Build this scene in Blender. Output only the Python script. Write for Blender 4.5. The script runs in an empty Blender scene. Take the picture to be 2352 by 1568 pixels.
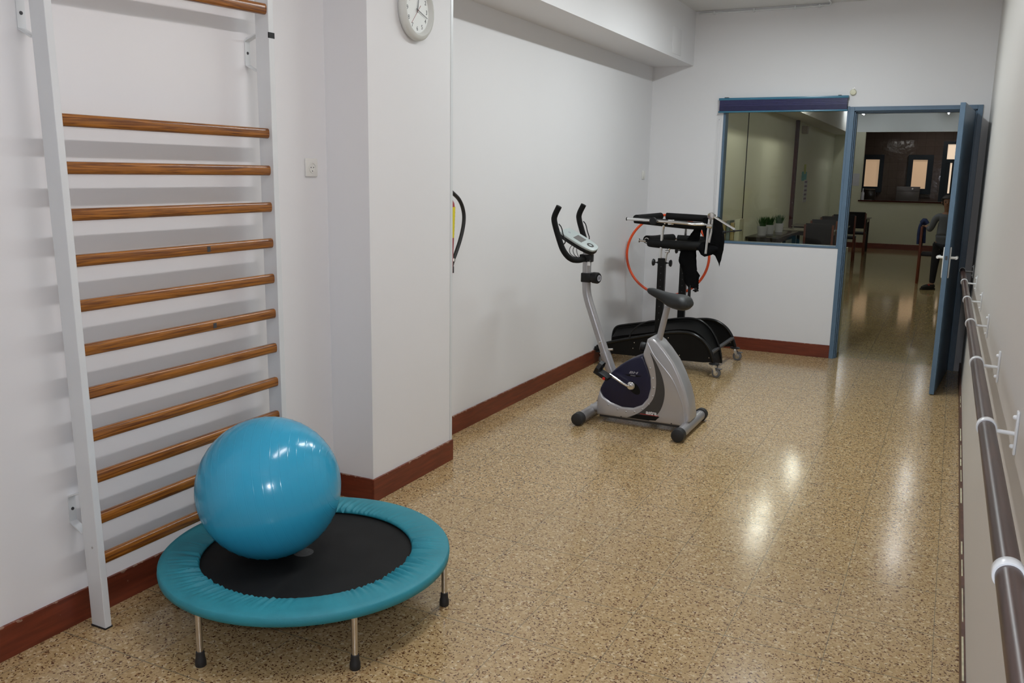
import bpy, bmesh, math, random
from mathutils import Vector, Matrix, Euler
random.seed(7)
S = bpy.context.scene
COL = S.collection
PI = math.pi

# ------------------------------------------------------------------ camera
cam_d = bpy.data.cameras.new('camera'); cam = bpy.data.objects.new('camera', cam_d); COL.objects.link(cam)
F_PX, PITCH, YAW, ROLL, CH = 2008.65, -0.1910, 0.4618, -0.0164, 1.6
cam_d.sensor_width = 36.0; cam_d.sensor_fit = 'HORIZONTAL'; cam_d.lens = F_PX / 2352 * 36.0
cam_d.clip_start = 0.02; cam_d.clip_end = 100
rig = Matrix.Rotation(YAW, 4, 'Z') @ Matrix.Rotation(PITCH, 4, 'X') @ Matrix.Rotation(ROLL, 4, 'Y')
cam.matrix_world = Matrix.Translation((0, 0, CH)) @ rig @ Matrix.Rotation(PI / 2, 4, 'X')
S.camera = cam

# ------------------------------------------------------------------ exposure, world, lights
S.view_settings.view_transform = 'Standard'; S.view_settings.look = 'None'
S.view_settings.gamma = 1.0; S.view_settings.use_curve_mapping = False
S.view_settings.exposure = -0.08
W = bpy.data.worlds.new('world'); S.world = W; W.use_nodes = True
W.node_tree.nodes['Background'].inputs[0].default_value = (0.8, 0.9, 1, 1)
W.node_tree.nodes['Background'].inputs[1].default_value = 0.02
LAMP_W, FAR_W, FLASH_W = 22.0, 4.0, 64.0
LAMP_C = (1.0, 0.94, 0.945); LAMP_C2 = (0.89, 0.97, 1.0); FAR_C = (1.0, 0.98, 0.85)
def light(name, kind, loc, power, color, **kw):
    l = bpy.data.lights.new(name, kind); l.energy = power; l.color = color
    for k, v in kw.items(): setattr(l, k, v)
    o = bpy.data.objects.new(name, l); COL.objects.link(o); o.location = loc
    return o
# the camera's own small flash, just above the lens
light('camera_flash', 'POINT', (0.02, 0.0, 1.70), FLASH_W, (0.84, 0.89, 1.0), shadow_soft_size=0.025)

# ------------------------------------------------------------------ dimensions
XL, XP, XB, XR = -2.65, -2.41, -2.2694, 0.1766
YP, YQ, YF, YE = 3.346, 4.096, 8.198, 22.0
ZB, ZC, BBH = 2.583, 3.0535, 0.117

# ------------------------------------------------------------------ materials
def new_mat(name):
    m = bpy.data.materials.new(name); m.use_nodes = True
    return m, m.node_tree, m.node_tree.nodes['Principled BSDF']
def mat(name, color, rough=0.5, metal=0.0, var=0.0, vscale=8.0, bump=0.0, bscale=60.0, coat=0.0, spec=0.5):
    m, nt, b = new_mat(name)
    b.inputs['Roughness'].default_value = rough; b.inputs['Metallic'].default_value = metal
    b.inputs['Coat Weight'].default_value = coat; b.inputs['Specular IOR Level'].default_value = spec
    tc = nt.nodes.new('ShaderNodeTexCoord')
    n = nt.nodes.new('ShaderNodeTexNoise'); n.inputs['Scale'].default_value = vscale; n.inputs['Detail'].default_value = 4
    nt.links.new(tc.outputs['Object'], n.inputs['Vector'])
    r = nt.nodes.new('ShaderNodeValToRGB'); c = color
    r.color_ramp.elements[0].position = 0.3; r.color_ramp.elements[1].position = 0.7
    r.color_ramp.elements[0].color = (c[0]*(1-var), c[1]*(1-var), c[2]*(1-var), 1)
    r.color_ramp.elements[1].color = (min(1, c[0]*(1+var)), min(1, c[1]*(1+var)), min(1, c[2]*(1+var)), 1)
    nt.links.new(n.outputs['Fac'], r.inputs['Fac']); nt.links.new(r.outputs['Color'], b.inputs['Base Color'])
    if bump > 0:
        n2 = nt.nodes.new('ShaderNodeTexNoise'); n2.inputs['Scale'].default_value = bscale; n2.inputs['Detail'].default_value = 3
        nt.links.new(tc.outputs['Object'], n2.inputs['Vector'])
        bp = nt.nodes.new('ShaderNodeBump'); bp.inputs['Strength'].default_value = bump; bp.inputs['Distance'].default_value = 0.004
        nt.links.new(n2.outputs['Fac'], bp.inputs['Height']); nt.links.new(bp.outputs['Normal'], b.inputs['Normal'])
    return m
def mat_emit(name, color, strength):
    m, nt, b = new_mat(name)
    b.inputs['Base Color'].default_value = (*color, 1)
    b.inputs['Emission Color'].default_value = (*color, 1); b.inputs['Emission Strength'].default_value = strength
    return m
def math_n(nt, op, a, b=None):
    n = nt.nodes.new('ShaderNodeMath'); n.operation = op
    for i, v in enumerate((a, b)):
        if v is None: continue
        if isinstance(v, (int, float)): n.inputs[i].default_value = v
        else: nt.links.new(v, n.inputs[i])
    return n.outputs[0]
def mix_c(nt, fac, a, b):
    n = nt.nodes.new('ShaderNodeMix'); n.data_type = 'RGBA'
    nt.links.new(fac, n.inputs[0])
    for i, v in ((6, a), (7, b)):
        if isinstance(v, tuple): n.inputs[i].default_value = (*v, 1)
        else: nt.links.new(v, n.inputs[i])
    return n.outputs[2]
def terrazzo(name='terrazzo', k=(1.0, 1.02, 1.02), ro=(.13, .19), bs=.05):
    m, nt, b = new_mat(name)
    tc = nt.nodes.new('ShaderNodeTexCoord'); P = tc.outputs['Object']
    nz = nt.nodes.new('ShaderNodeTexNoise'); nz.inputs['Scale'].default_value = 55; nt.links.new(P, nz.inputs['Vector'])
    vm = nt.nodes.new('ShaderNodeVectorMath'); vm.operation = 'SCALE'; vm.inputs['Scale'].default_value = 0.02
    nt.links.new(nz.outputs['Color'], vm.inputs[0])
    va = nt.nodes.new('ShaderNodeVectorMath'); va.operation = 'ADD'
    nt.links.new(P, va.inputs[0]); nt.links.new(vm.outputs[0], va.inputs[1])
    def cells(scale):
        v = nt.nodes.new('ShaderNodeTexVoronoi'); v.inputs['Scale'].default_value = scale; v.voronoi_dimensions = '3D'
        nt.links.new(va.outputs[0], v.inputs['Vector'])
        s = nt.nodes.new('ShaderNodeSeparateColor'); nt.links.new(v.outputs['Color'], s.inputs[0])
        return s.outputs[0], s.outputs[1]
    r1, _ = cells(120); r2, _ = cells(200)
    ramp = nt.nodes.new('ShaderNodeValToRGB'); ramp.color_ramp.interpolation = 'CONSTANT'
    els = [(0.0, (0.475, 0.325, 0.165)), (0.3, (0.43, 0.29, 0.14)), (0.55, (0.54, 0.385, 0.21)), (0.74, (0.45, 0.31, 0.15)), (0.90, (0.64, 0.50, 0.31)), (0.965, (0.30, 0.17, 0.075))]
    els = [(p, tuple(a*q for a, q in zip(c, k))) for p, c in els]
    ramp.color_ramp.elements[0].color = (*els[0][1], 1); ramp.color_ramp.elements[1].position = els[1][0]; ramp.color_ramp.elements[1].color = (*els[1][1], 1)
    for p, c in els[2:]:
        e = ramp.color_ramp.elements.new(p); e.color = (*c, 1)
    nt.links.new(r1, ramp.inputs['Fac'])
    dark = math_n(nt, 'LESS_THAN', r2, 0.12)
    c1 = mix_c(nt, dark, ramp.outputs['Color'], (0.11, 0.05, 0.024))
    # joints between the tiles
    sep = nt.nodes.new('ShaderNodeSeparateXYZ'); nt.links.new(P, sep.inputs[0])
    def joint(ax, off, pitch, w):
        a = math_n(nt, 'SUBTRACT', sep.outputs[ax], off); a = math_n(nt, 'DIVIDE', a, pitch)
        f = math_n(nt, 'FRACT', a); d = math_n(nt, 'MINIMUM', f, math_n(nt, 'SUBTRACT', 1.0, f))
        return math_n(nt, 'LESS_THAN', math_n(nt, 'MULTIPLY', d, pitch), w)
    j = math_n(nt, 'MAXIMUM', joint(0, -0.914, 0.3325, .0015), joint(1, 2.895, 0.3588, .0024))
    j = math_n(nt, 'MULTIPLY', j, 0.62)
    c2 = mix_c(nt, j, c1, (0.12, 0.115, 0.09))
    # tile to tile tone
    v3 = nt.nodes.new('ShaderNodeTexNoise'); v3.inputs['Scale'].default_value = 0.9; nt.links.new(P, v3.inputs['Vector'])
    rr = nt.nodes.new('ShaderNodeMapRange'); rr.inputs['To Min'].default_value = 0.88; rr.inputs['To Max'].default_value = 1.08
    nt.links.new(v3.outputs['Fac'], rr.inputs['Value'])
    hs = nt.nodes.new('ShaderNodeHueSaturation'); nt.links.new(c2, hs.inputs['Color']); nt.links.new(rr.outputs[0], hs.inputs['Value'])
    nt.links.new(hs.outputs[0], b.inputs['Base Color'])
    # polish
    n4 = nt.nodes.new('ShaderNodeTexNoise'); n4.inputs['Scale'].default_value = 7; nt.links.new(P, n4.inputs['Vector'])
    mr = nt.nodes.new('ShaderNodeMapRange'); mr.inputs['To Min'].default_value = ro[0]; mr.inputs['To Max'].default_value = ro[1]
    nt.links.new(n4.outputs['Fac'], mr.inputs['Value']); nt.links.new(mr.outputs[0], b.inputs['Roughness'])
    b.inputs['Specular IOR Level'].default_value = 0.5
    n5 = nt.nodes.new('ShaderNodeTexNoise'); n5.inputs['Scale'].default_value = 14; nt.links.new(P, n5.inputs['Vector'])
    bp = nt.nodes.new('ShaderNodeBump'); bp.inputs['Strength'].default_value = bs; bp.inputs['Distance'].default_value = 0.002
    nt.links.new(n5.outputs['Fac'], bp.inputs['Height']); nt.links.new(bp.outputs['Normal'], b.inputs['Normal'])
    return m
def wood(name, c_lo, c_hi, stretch=(60, 3, 60), rough=0.35, scale=1.0, coat=0.0):
    m, nt, b = new_mat(name)
    tc = nt.nodes.new('ShaderNodeTexCoord'); mp = nt.nodes.new('ShaderNodeMapping'); mp.inputs['Scale'].default_value = stretch
    nt.links.new(tc.outputs['Object'], mp.inputs['Vector'])
    n = nt.nodes.new('ShaderNodeTexNoise'); n.inputs['Scale'].default_value = scale; n.inputs['Detail'].default_value = 5; n.inputs['Distortion'].default_value = 1.2
    nt.links.new(mp.outputs[0], n.inputs['Vector'])
    r = nt.nodes.new('ShaderNodeValToRGB'); r.color_ramp.elements[0].position = 0.35; r.color_ramp.elements[1].position = 0.62
    r.color_ramp.elements[0].color = (*c_lo, 1); r.color_ramp.elements[1].color = (*c_hi, 1)
    nt.links.new(n.outputs['Fac'], r.inputs['Fac']); nt.links.new(r.outputs[0], b.inputs['Base Color'])
    b.inputs['Roughness'].default_value = rough; b.inputs['Coat Weight'].default_value = coat
    return m
def baseboard_mat(name, stretch):
    m, nt, b = new_mat(name)
    tc = nt.nodes.new('ShaderNodeTexCoord'); mp = nt.nodes.new('ShaderNodeMapping'); mp.inputs['Scale'].default_value = stretch
    nt.links.new(tc.outputs['Object'], mp.inputs['Vector'])
    n = nt.nodes.new('ShaderNodeTexNoise'); n.inputs['Scale'].default_value = 1; n.inputs['Detail'].default_value = 6
    nt.links.new(mp.outputs[0], n.inputs['Vector'])
    r = nt.nodes.new('ShaderNodeValToRGB'); r.color_ramp.elements[0].position = 0.3; r.color_ramp.elements[1].position = 0.7
    r.color_ramp.elements[0].color = (0.115, 0.022, 0.010, 1); r.color_ramp.elements[1].color = (0.20, 0.040, 0.017, 1)
    nt.links.new(n.outputs['Fac'], r.inputs['Fac'])
    # worn paint along the top edge and a few scuffs
    n2 = nt.nodes.new('ShaderNodeTexNoise'); n2.inputs['Scale'].default_value = 38; n2.inputs['Detail'].default_value = 5; nt.links.new(tc.outputs['Object'], n2.inputs['Vector'])
    sep = nt.nodes.new('ShaderNodeSeparateXYZ'); nt.links.new(tc.outputs['Object'], sep.inputs[0])
    top = nt.nodes.new('ShaderNodeMapRange'); top.inputs['From Min'].default_value = BBH - 0.014; top.inputs['From Max'].default_value = BBH
    top.inputs['To Min'].default_value = 0.0; top.inputs['To Max'].default_value = 0.2
    nt.links.new(sep.outputs[2], top.inputs['Value'])
    s = math_n(nt, 'ADD', n2.outputs['Fac'], top.outputs[0])
    sc = math_n(nt, 'GREATER_THAN', s, 0.74)
    sc = math_n(nt, 'MULTIPLY', sc, 0.55)
    c = mix_c(nt, sc, r.outputs[0], (0.42, 0.30, 0.22)); nt.links.new(c, b.inputs['Base Color'])
    b.inputs['Roughness'].default_value = 0.38
    return m
def glass_mat():
    m = bpy.data.materials.new('window_glass'); m.use_nodes = True; nt = m.node_tree
    for n in list(nt.nodes): nt.nodes.remove(n)
    o = nt.nodes.new('ShaderNodeOutputMaterial'); mx = nt.nodes.new('ShaderNodeMixShader')
    t = nt.nodes.new('ShaderNodeBsdfTransparent'); t.inputs[0].default_value = (0.95, 0.965, 0.93, 1)
    g = nt.nodes.new('ShaderNodeBsdfGlossy'); g.inputs['Roughness'].default_value = 0.01
    f = nt.nodes.new('ShaderNodeFresnel'); f.inputs['IOR'].default_value = 1.55
    fm = math_n(nt, 'MULTIPLY', f.outputs[0], 0.42)
    nt.links.new(fm, mx.inputs[0]); nt.links.new(t.outputs[0], mx.inputs[1]); nt.links.new(g.outputs[0], mx.inputs[2])
    nt.links.new(mx.outputs[0], o.inputs['Surface'])
    return m
def tile_mat():
    m, nt, b = new_mat('brown_wall_tiles')
    tc = nt.nodes.new('ShaderNodeTexCoord'); mp = nt.nodes.new('ShaderNodeMapping'); mp.inputs['Rotation'].default_value = (PI/2, 0, 0)
    nt.links.new(tc.outputs['Object'], mp.inputs['Vector'])
    br = nt.nodes.new('ShaderNodeTexBrick'); br.offset = 0; br.inputs['Scale'].default_value = 1
    br.inputs['Brick Width'].default_value = 0.2; br.inputs['Row Height'].default_value = 0.2; br.inputs['Mortar Size'].default_value = 0.003
    br.inputs['Color1'].default_value = (0.10, 0.072, 0.060, 1); br.inputs['Color2'].default_value = (0.11, 0.08, 0.068, 1); br.inputs['Mortar'].default_value = (0.07, 0.05, 0.04, 1)
    nt.links.new(mp.outputs[0], br.inputs['Vector']); nt.links.new(br.outputs['Color'], b.inputs['Base Color'])
    b.inputs['Roughness'].default_value = 0.08
    n = nt.nodes.new('ShaderNodeTexNoise'); n.inputs['Scale'].default_value = 6; nt.links.new(tc.outputs['Object'], n.inputs['Vector'])
    bp = nt.nodes.new('ShaderNodeBump'); bp.inputs['Strength'].default_value = 0.25; bp.inputs['Distance'].default_value = 0.01
    nt.links.new(n.outputs['Fac'], bp.inputs['Height']); nt.links.new(bp.outputs['Normal'], b.inputs['Normal'])
    return m
M = {}
M['wall'] = mat('white_wall_paint', (0.79, 0.785, 0.795), 0.6, var=0.012, vscale=1.2, bump=0.04, bscale=9)
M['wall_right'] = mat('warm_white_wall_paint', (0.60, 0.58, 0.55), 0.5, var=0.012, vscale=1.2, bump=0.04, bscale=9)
M['wall_far'] = mat('cream_wall_paint', (0.66, 0.66, 0.50), 0.55, var=0.02, vscale=1.0)
M['ceiling'] = mat('ceiling_paint', (0.76, 0.76, 0.75), 0.8, var=0.01)
M['floor'] = terrazzo(); M['floor_far'] = terrazzo('dimmed_polished_terrazzo', (.84, .93, .86), (.07, .10), .015)  # far room copy: smoother polish, colour darkened to imitate the dimmer light there
M['bb_y'] = baseboard_mat('baseboard_along_room', (60, 5, 60)); M['bb_x'] = baseboard_mat('baseboard_across_room', (5, 60, 60))
M['bb_r'] = mat('worn_brown_baseboard', (0.10, 0.045, 0.03), 0.5, var=0.35, vscale=25)
M['blue'] = mat('blue_frame_paint', (0.105, 0.175, 0.255), 0.32, var=0.06, vscale=20)
M['blind'] = mat('navy_blind_slats', (0.035, 0.035, 0.125), 0.3, var=0.1, vscale=30)
M['blind_rail'] = mat('light_blue_rail', (0.045, 0.19, 0.30), 0.28)
M['glass'] = glass_mat()
M['white_metal'] = mat('white_lacquer', (0.72, 0.74, 0.75), 0.3, var=0.02)
M['white_plastic'] = mat('white_plastic', (0.78, 0.77, 0.73), 0.35)
M['black_plastic'] = mat('black_plastic', (0.008, 0.008, 0.009), 0.45, var=0.2, spec=0.3)
M['black_foam'] = mat('black_foam', (0.006, 0.006, 0.006), 0.7, var=0.2, bump=0.3, bscale=300, spec=0.2)
M['rubber'] = mat('black_rubber', (0.016, 0.016, 0.017), 0.55)
M['rung'] = wood('varnished_pine', (0.125, 0.036, 0.006), (0.37, 0.135, 0.018), (150, 4.0, 150), 0.26, 1.0, 0.25)
M['chrome'] = mat('chrome', (0.78, 0.78, 0.78), 0.12, 1.0)
M['steel'] = mat('brushed_steel', (0.62, 0.60, 0.57), 0.26, 1.0)
M['ball'] = mat('blue_vinyl', (0.035, 0.36, 0.58), 0.17, var=0.06, vscale=3, spec=0.5)
M['teal'] = mat('teal_fabric', (0.022, 0.25, 0.32), 0.55, var=0.10, vscale=9, bump=0.2, bscale=400)
M['matb'] = mat('black_mat', (0.009, 0.009, 0.009), 0.65, var=0.35, vscale=7, bump=0.15, bscale=700, spec=0.22)
M['silver'] = mat('silver_plastic', (0.50, 0.495, 0.51), 0.30, 0.5, var=0.02)
M['silver_tube'] = mat('silver_painted_tube', (0.40, 0.39, 0.40), 0.28, 0.5)
M['navy'] = mat('navy_plastic', (0.006, 0.006, 0.032), 0.36, var=0.08)
M['charcoal'] = mat('charcoal_print', (0.05, 0.047, 0.045), 0.4)
M['darkbar'] = mat('dark_grey_paint', (0.06, 0.06, 0.062), 0.5)
M['console'] = mat('pale_grey_plastic', (0.42, 0.47, 0.46), 0.4)
M['lcd'] = mat('lcd_screen', (0.17, 0.165, 0.16), 0.2, var=0.05)
M['saddle'] = mat('black_saddle_vinyl', (0.013, 0.015, 0.016), 0.5, var=0.1, bump=0.15, bscale=300)
M['letter'] = mat('white_print', (0.78, 0.78, 0.78), 0.5)
M['grey_print'] = mat('grey_print', (0.34, 0.34, 0.38), 0.5)
M['red'] = mat('red_plastic', (0.55, 0.02, 0.015), 0.35)
M['ext_red'] = mat('extinguisher_red', (0.33, 0.012, 0.016), 0.3)
M['yellow'] = mat('yellow_label', (0.72, 0.60, 0.02), 0.5)
M['orange'] = mat('orange_plastic', (0.85, 0.10, 0.025), 0.35)
M['black_paint'] = mat('black_gloss_paint', (0.005, 0.005, 0.005), 0.24, var=0.1, spec=0.4)
M['black_panel'] = mat('black_panel', (0.004, 0.004, 0.004), 0.45, var=0.2, spec=0.22)
M['cloth'] = mat('black_cloth', (0.003, 0.003, 0.0035), 0.9, var=0.3, vscale=20, spec=0.1)
M['grey_rubber'] = mat('grey_rubber', (0.13, 0.13, 0.135), 0.5)
M['rail'] = wood('brown_handrail', (0.034, 0.015, 0.011), (0.062, 0.028, 0.020), (30, 2, 30), 0.34)
M['clock_face'] = mat('clock_face', (0.80, 0.82, 0.80), 0.5)
M['clock_rim'] = mat('clock_rim', (0.66, 0.67, 0.64), 0.4)
M['ink'] = mat('dark_ink', (0.05, 0.05, 0.055), 0.5)
M['darkred'] = mat('red_hand', (0.25, 0.03, 0.03), 0.5)
M['bluetext'] = mat('blue_print', (0.03, 0.17, 0.5), 0.5)
M['tile'] = tile_mat()
M['winframe'] = mat('dark_blue_window_frame', (0.008, 0.016, 0.025), 0.4)
M['outside'] = mat_emit('sunlit_wall_seen_through_window', (0.74, 0.50, 0.31), 0.45)
M['header'] = mat('pale_ceiling_paint', (0.78, 0.83, 0.81), 0.7)
M['outside2'] = mat_emit('bright_sunlit_wall_seen_through_window', (0.93, 0.73, 0.54), 0.72)
M['table'] = mat('dark_table', (0.022, 0.016, 0.014), 0.2)
M['table_top'] = mat('pale_table_top', (0.22, 0.20, 0.15), 0.2)
M['chair_fabric'] = mat('dark_chair_fabric', (0.013, 0.012, 0.016), 0.8)
M['chair_wood'] = wood('reddish_chair_wood', (0.10, 0.020, 0.008), (0.17, 0.040, 0.015), (20, 20, 4), 0.4)
M['leaf'] = mat('green_leaf', (0.03, 0.10, 0.02), 0.5, var=0.4, vscale=40)
M['pot'] = mat('white_ceramic_pot', (0.55, 0.55, 0.58), 0.4, var=0.05)
M['paper'] = mat('paper_sheet', (0.6, 0.6, 0.62), 0.7)
M['turq'] = mat('turquoise_paper', (0.08, 0.38, 0.40), 0.7)
M['yel2'] = mat('lime_paper', (0.45, 0.5, 0.06), 0.7)
M['purple'] = mat('violet_print', (0.20, 0.14, 0.22), 0.7)
M['brown_trim'] = mat('dark_brown_trim', (0.06, 0.014, 0.009), 0.9, spec=0.1)
M['appliance'] = mat('grey_steel_appliance', (0.16, 0.15, 0.15), 0.3, 0.4)
M['skin'] = mat('skin', (0.26, 0.135, 0.085), 0.6)
M['shirt'] = mat('grey_sweater', (0.10, 0.11, 0.125), 0.85)
M['trousers'] = mat('black_trousers', (0.008, 0.009, 0.013), 0.85)
M['hair'] = mat('dark_hair', (0.008, 0.006, 0.005), 0.6)
M['jacket'] = mat('blue_jacket', (0.02, 0.035, 0.11), 0.8, var=0.3, vscale=15)
M['cream_book'] = mat('cream_binder', (0.52, 0.48, 0.33), 0.6); M['tan_book'] = mat('ochre_binder', (0.34, 0.25, 0.09), 0.6); M['grey_book'] = mat('grey_green_binder', (0.14, 0.17, 0.14), 0.6)
M['tube'] = mat_emit('lit_fluorescent_tube', (1.0, 0.97, 0.93), 9.0)
M['tube_far'] = mat_emit('lit_fluorescent_tube_cool', (0.90, 0.93, 1.0), 20.0)
M['terra_under'] = mat('white_wall_skirt', (0.7, 0.7, 0.7), 0.6)

# ------------------------------------------------------------------ mesh helpers
def B(): return bmesh.new()
def add_box(bm, lo, hi, bev=0.0, seg=2, mtx=None):
    lo, hi = Vector(lo), Vector(hi)
    r = bmesh.ops.create_cube(bm, size=1.0); vs = r['verts']
    c, s = (lo + hi) / 2, hi - lo
    for v in vs: v.co = Vector((v.co.x*s.x, v.co.y*s.y, v.co.z*s.z)) + c
    if bev > 0:
        es = list({e for v in vs for e in v.link_edges})
        r = bmesh.ops.bevel(bm, geom=es, offset=bev, segments=seg, affect='EDGES', profile=0.5)
        vs = list({v for f in r['faces'] for v in f.verts} | {v for v in vs if v.is_valid})
    if mtx is not None:
        for v in vs: v.co = mtx @ v.co
    return vs
def add_tube(bm, pts, r, n=16, cap=True, smooth=0):
    """round tube along a path; r may be a list of radii"""
    pts = [Vector(p) for p in pts]
    rs = list(r) if isinstance(r, (list, tuple)) else [r]*len(pts)
    for _ in range(smooth):
        np_, nr = [pts[0]], [rs[0]]
        for i in range(len(pts)-1):
            a, b = pts[i], pts[i+1]
            np_ += [a.lerp(b, .25), a.lerp(b, .75)]; nr += [rs[i]*.75+rs[i+1]*.25, rs[i]*.25+rs[i+1]*.75]
        pts, rs = np_+[pts[-1]], nr+[rs[-1]]
    t0 = (pts[1]-pts[0]).normalized()
    up = Vector((0, 0, 1)) if abs(t0.z) < .9 else Vector((1, 0, 0))
    u = t0.cross(up).normalized(); rings = []
    for i, p in enumerate(pts):
        if i == 0: t = t0
        elif i == len(pts)-1: t = (pts[i]-pts[i-1]).normalized()
        else: t = ((pts[i+1]-pts[i]).normalized() + (pts[i]-pts[i-1]).normalized()).normalized()
        u = (u - t*u.dot(t)).normalized(); w = t.cross(u)
        rings.append([bm.verts.new(p + (u*math.cos(2*PI*k/n) + w*math.sin(2*PI*k/n))*rs[i]) for k in range(n)])
    for a, b in zip(rings, rings[1:]):
        for k in range(n): bm.faces.new((a[k], a[(k+1) % n], b[(k+1) % n], b[k]))
    if cap: bm.faces.new(rings[0][::-1]); bm.faces.new(rings[-1])
    return rings
def add_loop(bm, pts, r, n=12):
    """closed tube"""
    pts = [Vector(p) for p in pts]; N = len(pts); nrm = Vector((0, 0, 0))
    c = sum(pts, Vector())/N
    for i in range(N): nrm += (pts[i]-c).cross(pts[(i+1) % N]-c)
    nrm.normalize(); rings = []
    for i, p in enumerate(pts):
        t = (pts[(i+1) % N]-pts[i-1]).normalized(); u = t.cross(nrm).normalized()
        rings.append([bm.verts.new(p + (u*math.cos(2*PI*k/n) + nrm*math.sin(2*PI*k/n))*r) for k in range(n)])
    for i in range(N):
        a, b = rings[i], rings[(i+1) % N]
        for k in range(n): bm.faces.new((a[k], a[(k+1) % n], b[(k+1) % n], b[k]))
def frame_from(axis):
    a = Vector(axis).normalized(); up = Vector((0, 0, 1)) if abs(a.z) < .9 else Vector((1, 0, 0))
    u = up.cross(a).normalized(); w = a.cross(u)
    return a, u, w
def add_lathe(bm, origin, axis, prof, n=32):
    """prof: list of (distance along the axis, radius)"""
    o = Vector(origin); a, u, w = frame_from(axis); rings = []
    for h, r in prof:
        if r < 1e-6: rings.append([bm.verts.new(o + a*h)])
        else: rings.append([bm.verts.new(o + a*h + (u*math.cos(2*PI*k/n) + w*math.sin(2*PI*k/n))*r) for k in range(n)])
    for p, q in zip(rings, rings[1:]):
        for k in range(n):
            k2 = (k+1) % n
            if len(p) == 1 and len(q) == 1: continue
            if len(p) == 1: bm.faces.new((p[0], q[k2], q[k]))
            elif len(q) == 1: bm.faces.new((p[k], p[k2], q[0]))
            else: bm.faces.new((p[k], p[k2], q[k2], q[k]))
    if len(rings[0]) > 1: bm.faces.new(rings[0][::-1])
    if len(rings[-1]) > 1: bm.faces.new(rings[-1])
def add_sphere(bm, c, r, sc=(1, 1, 1), n=24, m=14):
    add = bmesh.ops.create_uvsphere(bm, u_segments=n, v_segments=m, radius=r)
    for v in add['verts']: v.co = Vector((v.co.x*sc[0], v.co.y*sc[1], v.co.z*sc[2])) + Vector(c)
    return add['verts']
def add_prism(bm, poly, axis, lo, hi, bev=0.0, seg=3):
    """poly: 2D outline; axis 'y' -> (x,z) extruded in y, 'x' -> (y,z), 'z' -> (x,y)"""
    def P(a, b, t): return {'y': (a, t, b), 'x': (t, a, b), 'z': (a, b, t)}[axis]
    A = [bm.verts.new(P(a, b, lo)) for a, b in poly]; Bv = [bm.verts.new(P(a, b, hi)) for a, b in poly]
    n = len(poly); fs = [bm.faces.new(A), bm.faces.new(Bv[::-1])]
    for i in range(n): fs.append(bm.faces.new((A[i], Bv[i], Bv[(i+1) % n], A[(i+1) % n])))
    bmesh.ops.recalc_face_normals(bm, faces=fs)
    if bev > 0:
        es = [e for f in fs[:2] for e in f.edges]
        bmesh.ops.bevel(bm, geom=es, offset=bev, segments=seg, affect='EDGES', profile=0.5)
def smooth_poly(p, it=2):
    for _ in range(it):
        q = []
        for i in range(len(p)):
            a, b = p[i], p[(i+1) % len(p)]
            q += [(a[0]*.75+b[0]*.25, a[1]*.75+b[1]*.25), (a[0]*.25+b[0]*.75, a[1]*.25+b[1]*.75)]
        p = q
    return p
def smooth_open(p, it=2):
    for _ in range(it):
        q = [p[0]]
        for a, b in zip(p, p[1:]):
            q += [tuple(x*.75+y*.25 for x, y in zip(a, b)), tuple(x*.25+y*.75 for x, y in zip(a, b))]
        p = q + [p[-1]]
    return p
def root_of(o):
    v = Vector(o.location)
    while o.parent: o = o.parent; v = v + Vector(o.location)
    return v
def obj(name, bm, m, parent=None, smooth=True, angle=40):
    """link the bmesh (world coordinates) as one mesh object"""
    bmesh.ops.remove_doubles(bm, verts=bm.verts, dist=1e-6)
    bmesh.ops.recalc_face_normals(bm, faces=bm.faces)
    if parent is not None:
        d = root_of(parent)
        for v in bm.verts: v.co -= d
    me = bpy.data.meshes.new(name); bm.to_mesh(me); bm.free()
    if smooth:
        me.polygons.foreach_set('use_smooth', [True]*len(me.polygons))
        try: me.set_sharp_from_angle(angle=math.radians(angle))
        except Exception: pass
    o = bpy.data.objects.new(name, me); me.materials.append(m); COL.objects.link(o)
    if parent is not None: o.parent = parent
    return o
def thing(name, label, cat, loc=(0, 0, 0), group=None, kind=None):
    o = bpy.data.objects.new(name, None); COL.objects.link(o); o.location = loc; o.empty_display_size = 0.1
    if kind: o['kind'] = kind
    else: o['label'] = label; o['category'] = cat
    if group: o['group'] = group
    return o
def tag(o, label, cat, group=None):
    o['label'] = label; o['category'] = cat
    if group: o['group'] = group
    return o
def struct(name, bm, m, parent=None):
    o = obj(name, bm, m, parent, smooth=False)
    if parent is None: o['kind'] = 'structure'
    return o
def boxes(*lst, bev=0.0):
    bm = B()
    for lo, hi in lst: add_box(bm, lo, hi, bev)
    return bm
def text_bm(body, size, mtx, depth=0.0006, bold=0.0, shear=0.0):
    cu = bpy.data.curves.new('tmp', 'FONT'); cu.body = body; cu.size = size; cu.extrude = depth; cu.offset = bold; cu.shear = shear
    cu.align_x = 'CENTER'; cu.align_y = 'CENTER'
    o = bpy.data.objects.new('tmp', cu); COL.objects.link(o)
    dg = bpy.context.evaluated_depsgraph_get(); dg.update()
    me = bpy.data.meshes.new_from_object(o.evaluated_get(dg))
    bm = B(); bm.from_mesh(me); bm.transform(mtx)
    bpy.data.objects.remove(o); bpy.data.curves.remove(cu); bpy.data.meshes.remove(me)
    return bm
def basis(o, x, y, z):
    m = Matrix.Identity(4)
    for i, c in enumerate((x, y, z)):
        for j in range(3): m[j][i] = c[j]
    for j in range(3): m[j][3] = o[j]
    return m
def dup(root, loc, rotz=0, label=None, scale=None):
    r = root.copy(); COL.objects.link(r); r.location = loc; r.rotation_euler = (0, 0, rotz)
    if scale: r.scale = scale
    if label: r['label'] = label
    for ch in [c for c in ORD if c.parent == root]:
        c = ch.copy(); COL.objects.link(c); c.parent = r
        for g in [g for g in ORD if g.parent == ch]:
            d = g.copy(); COL.objects.link(d); d.parent = c
    return r

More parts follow.
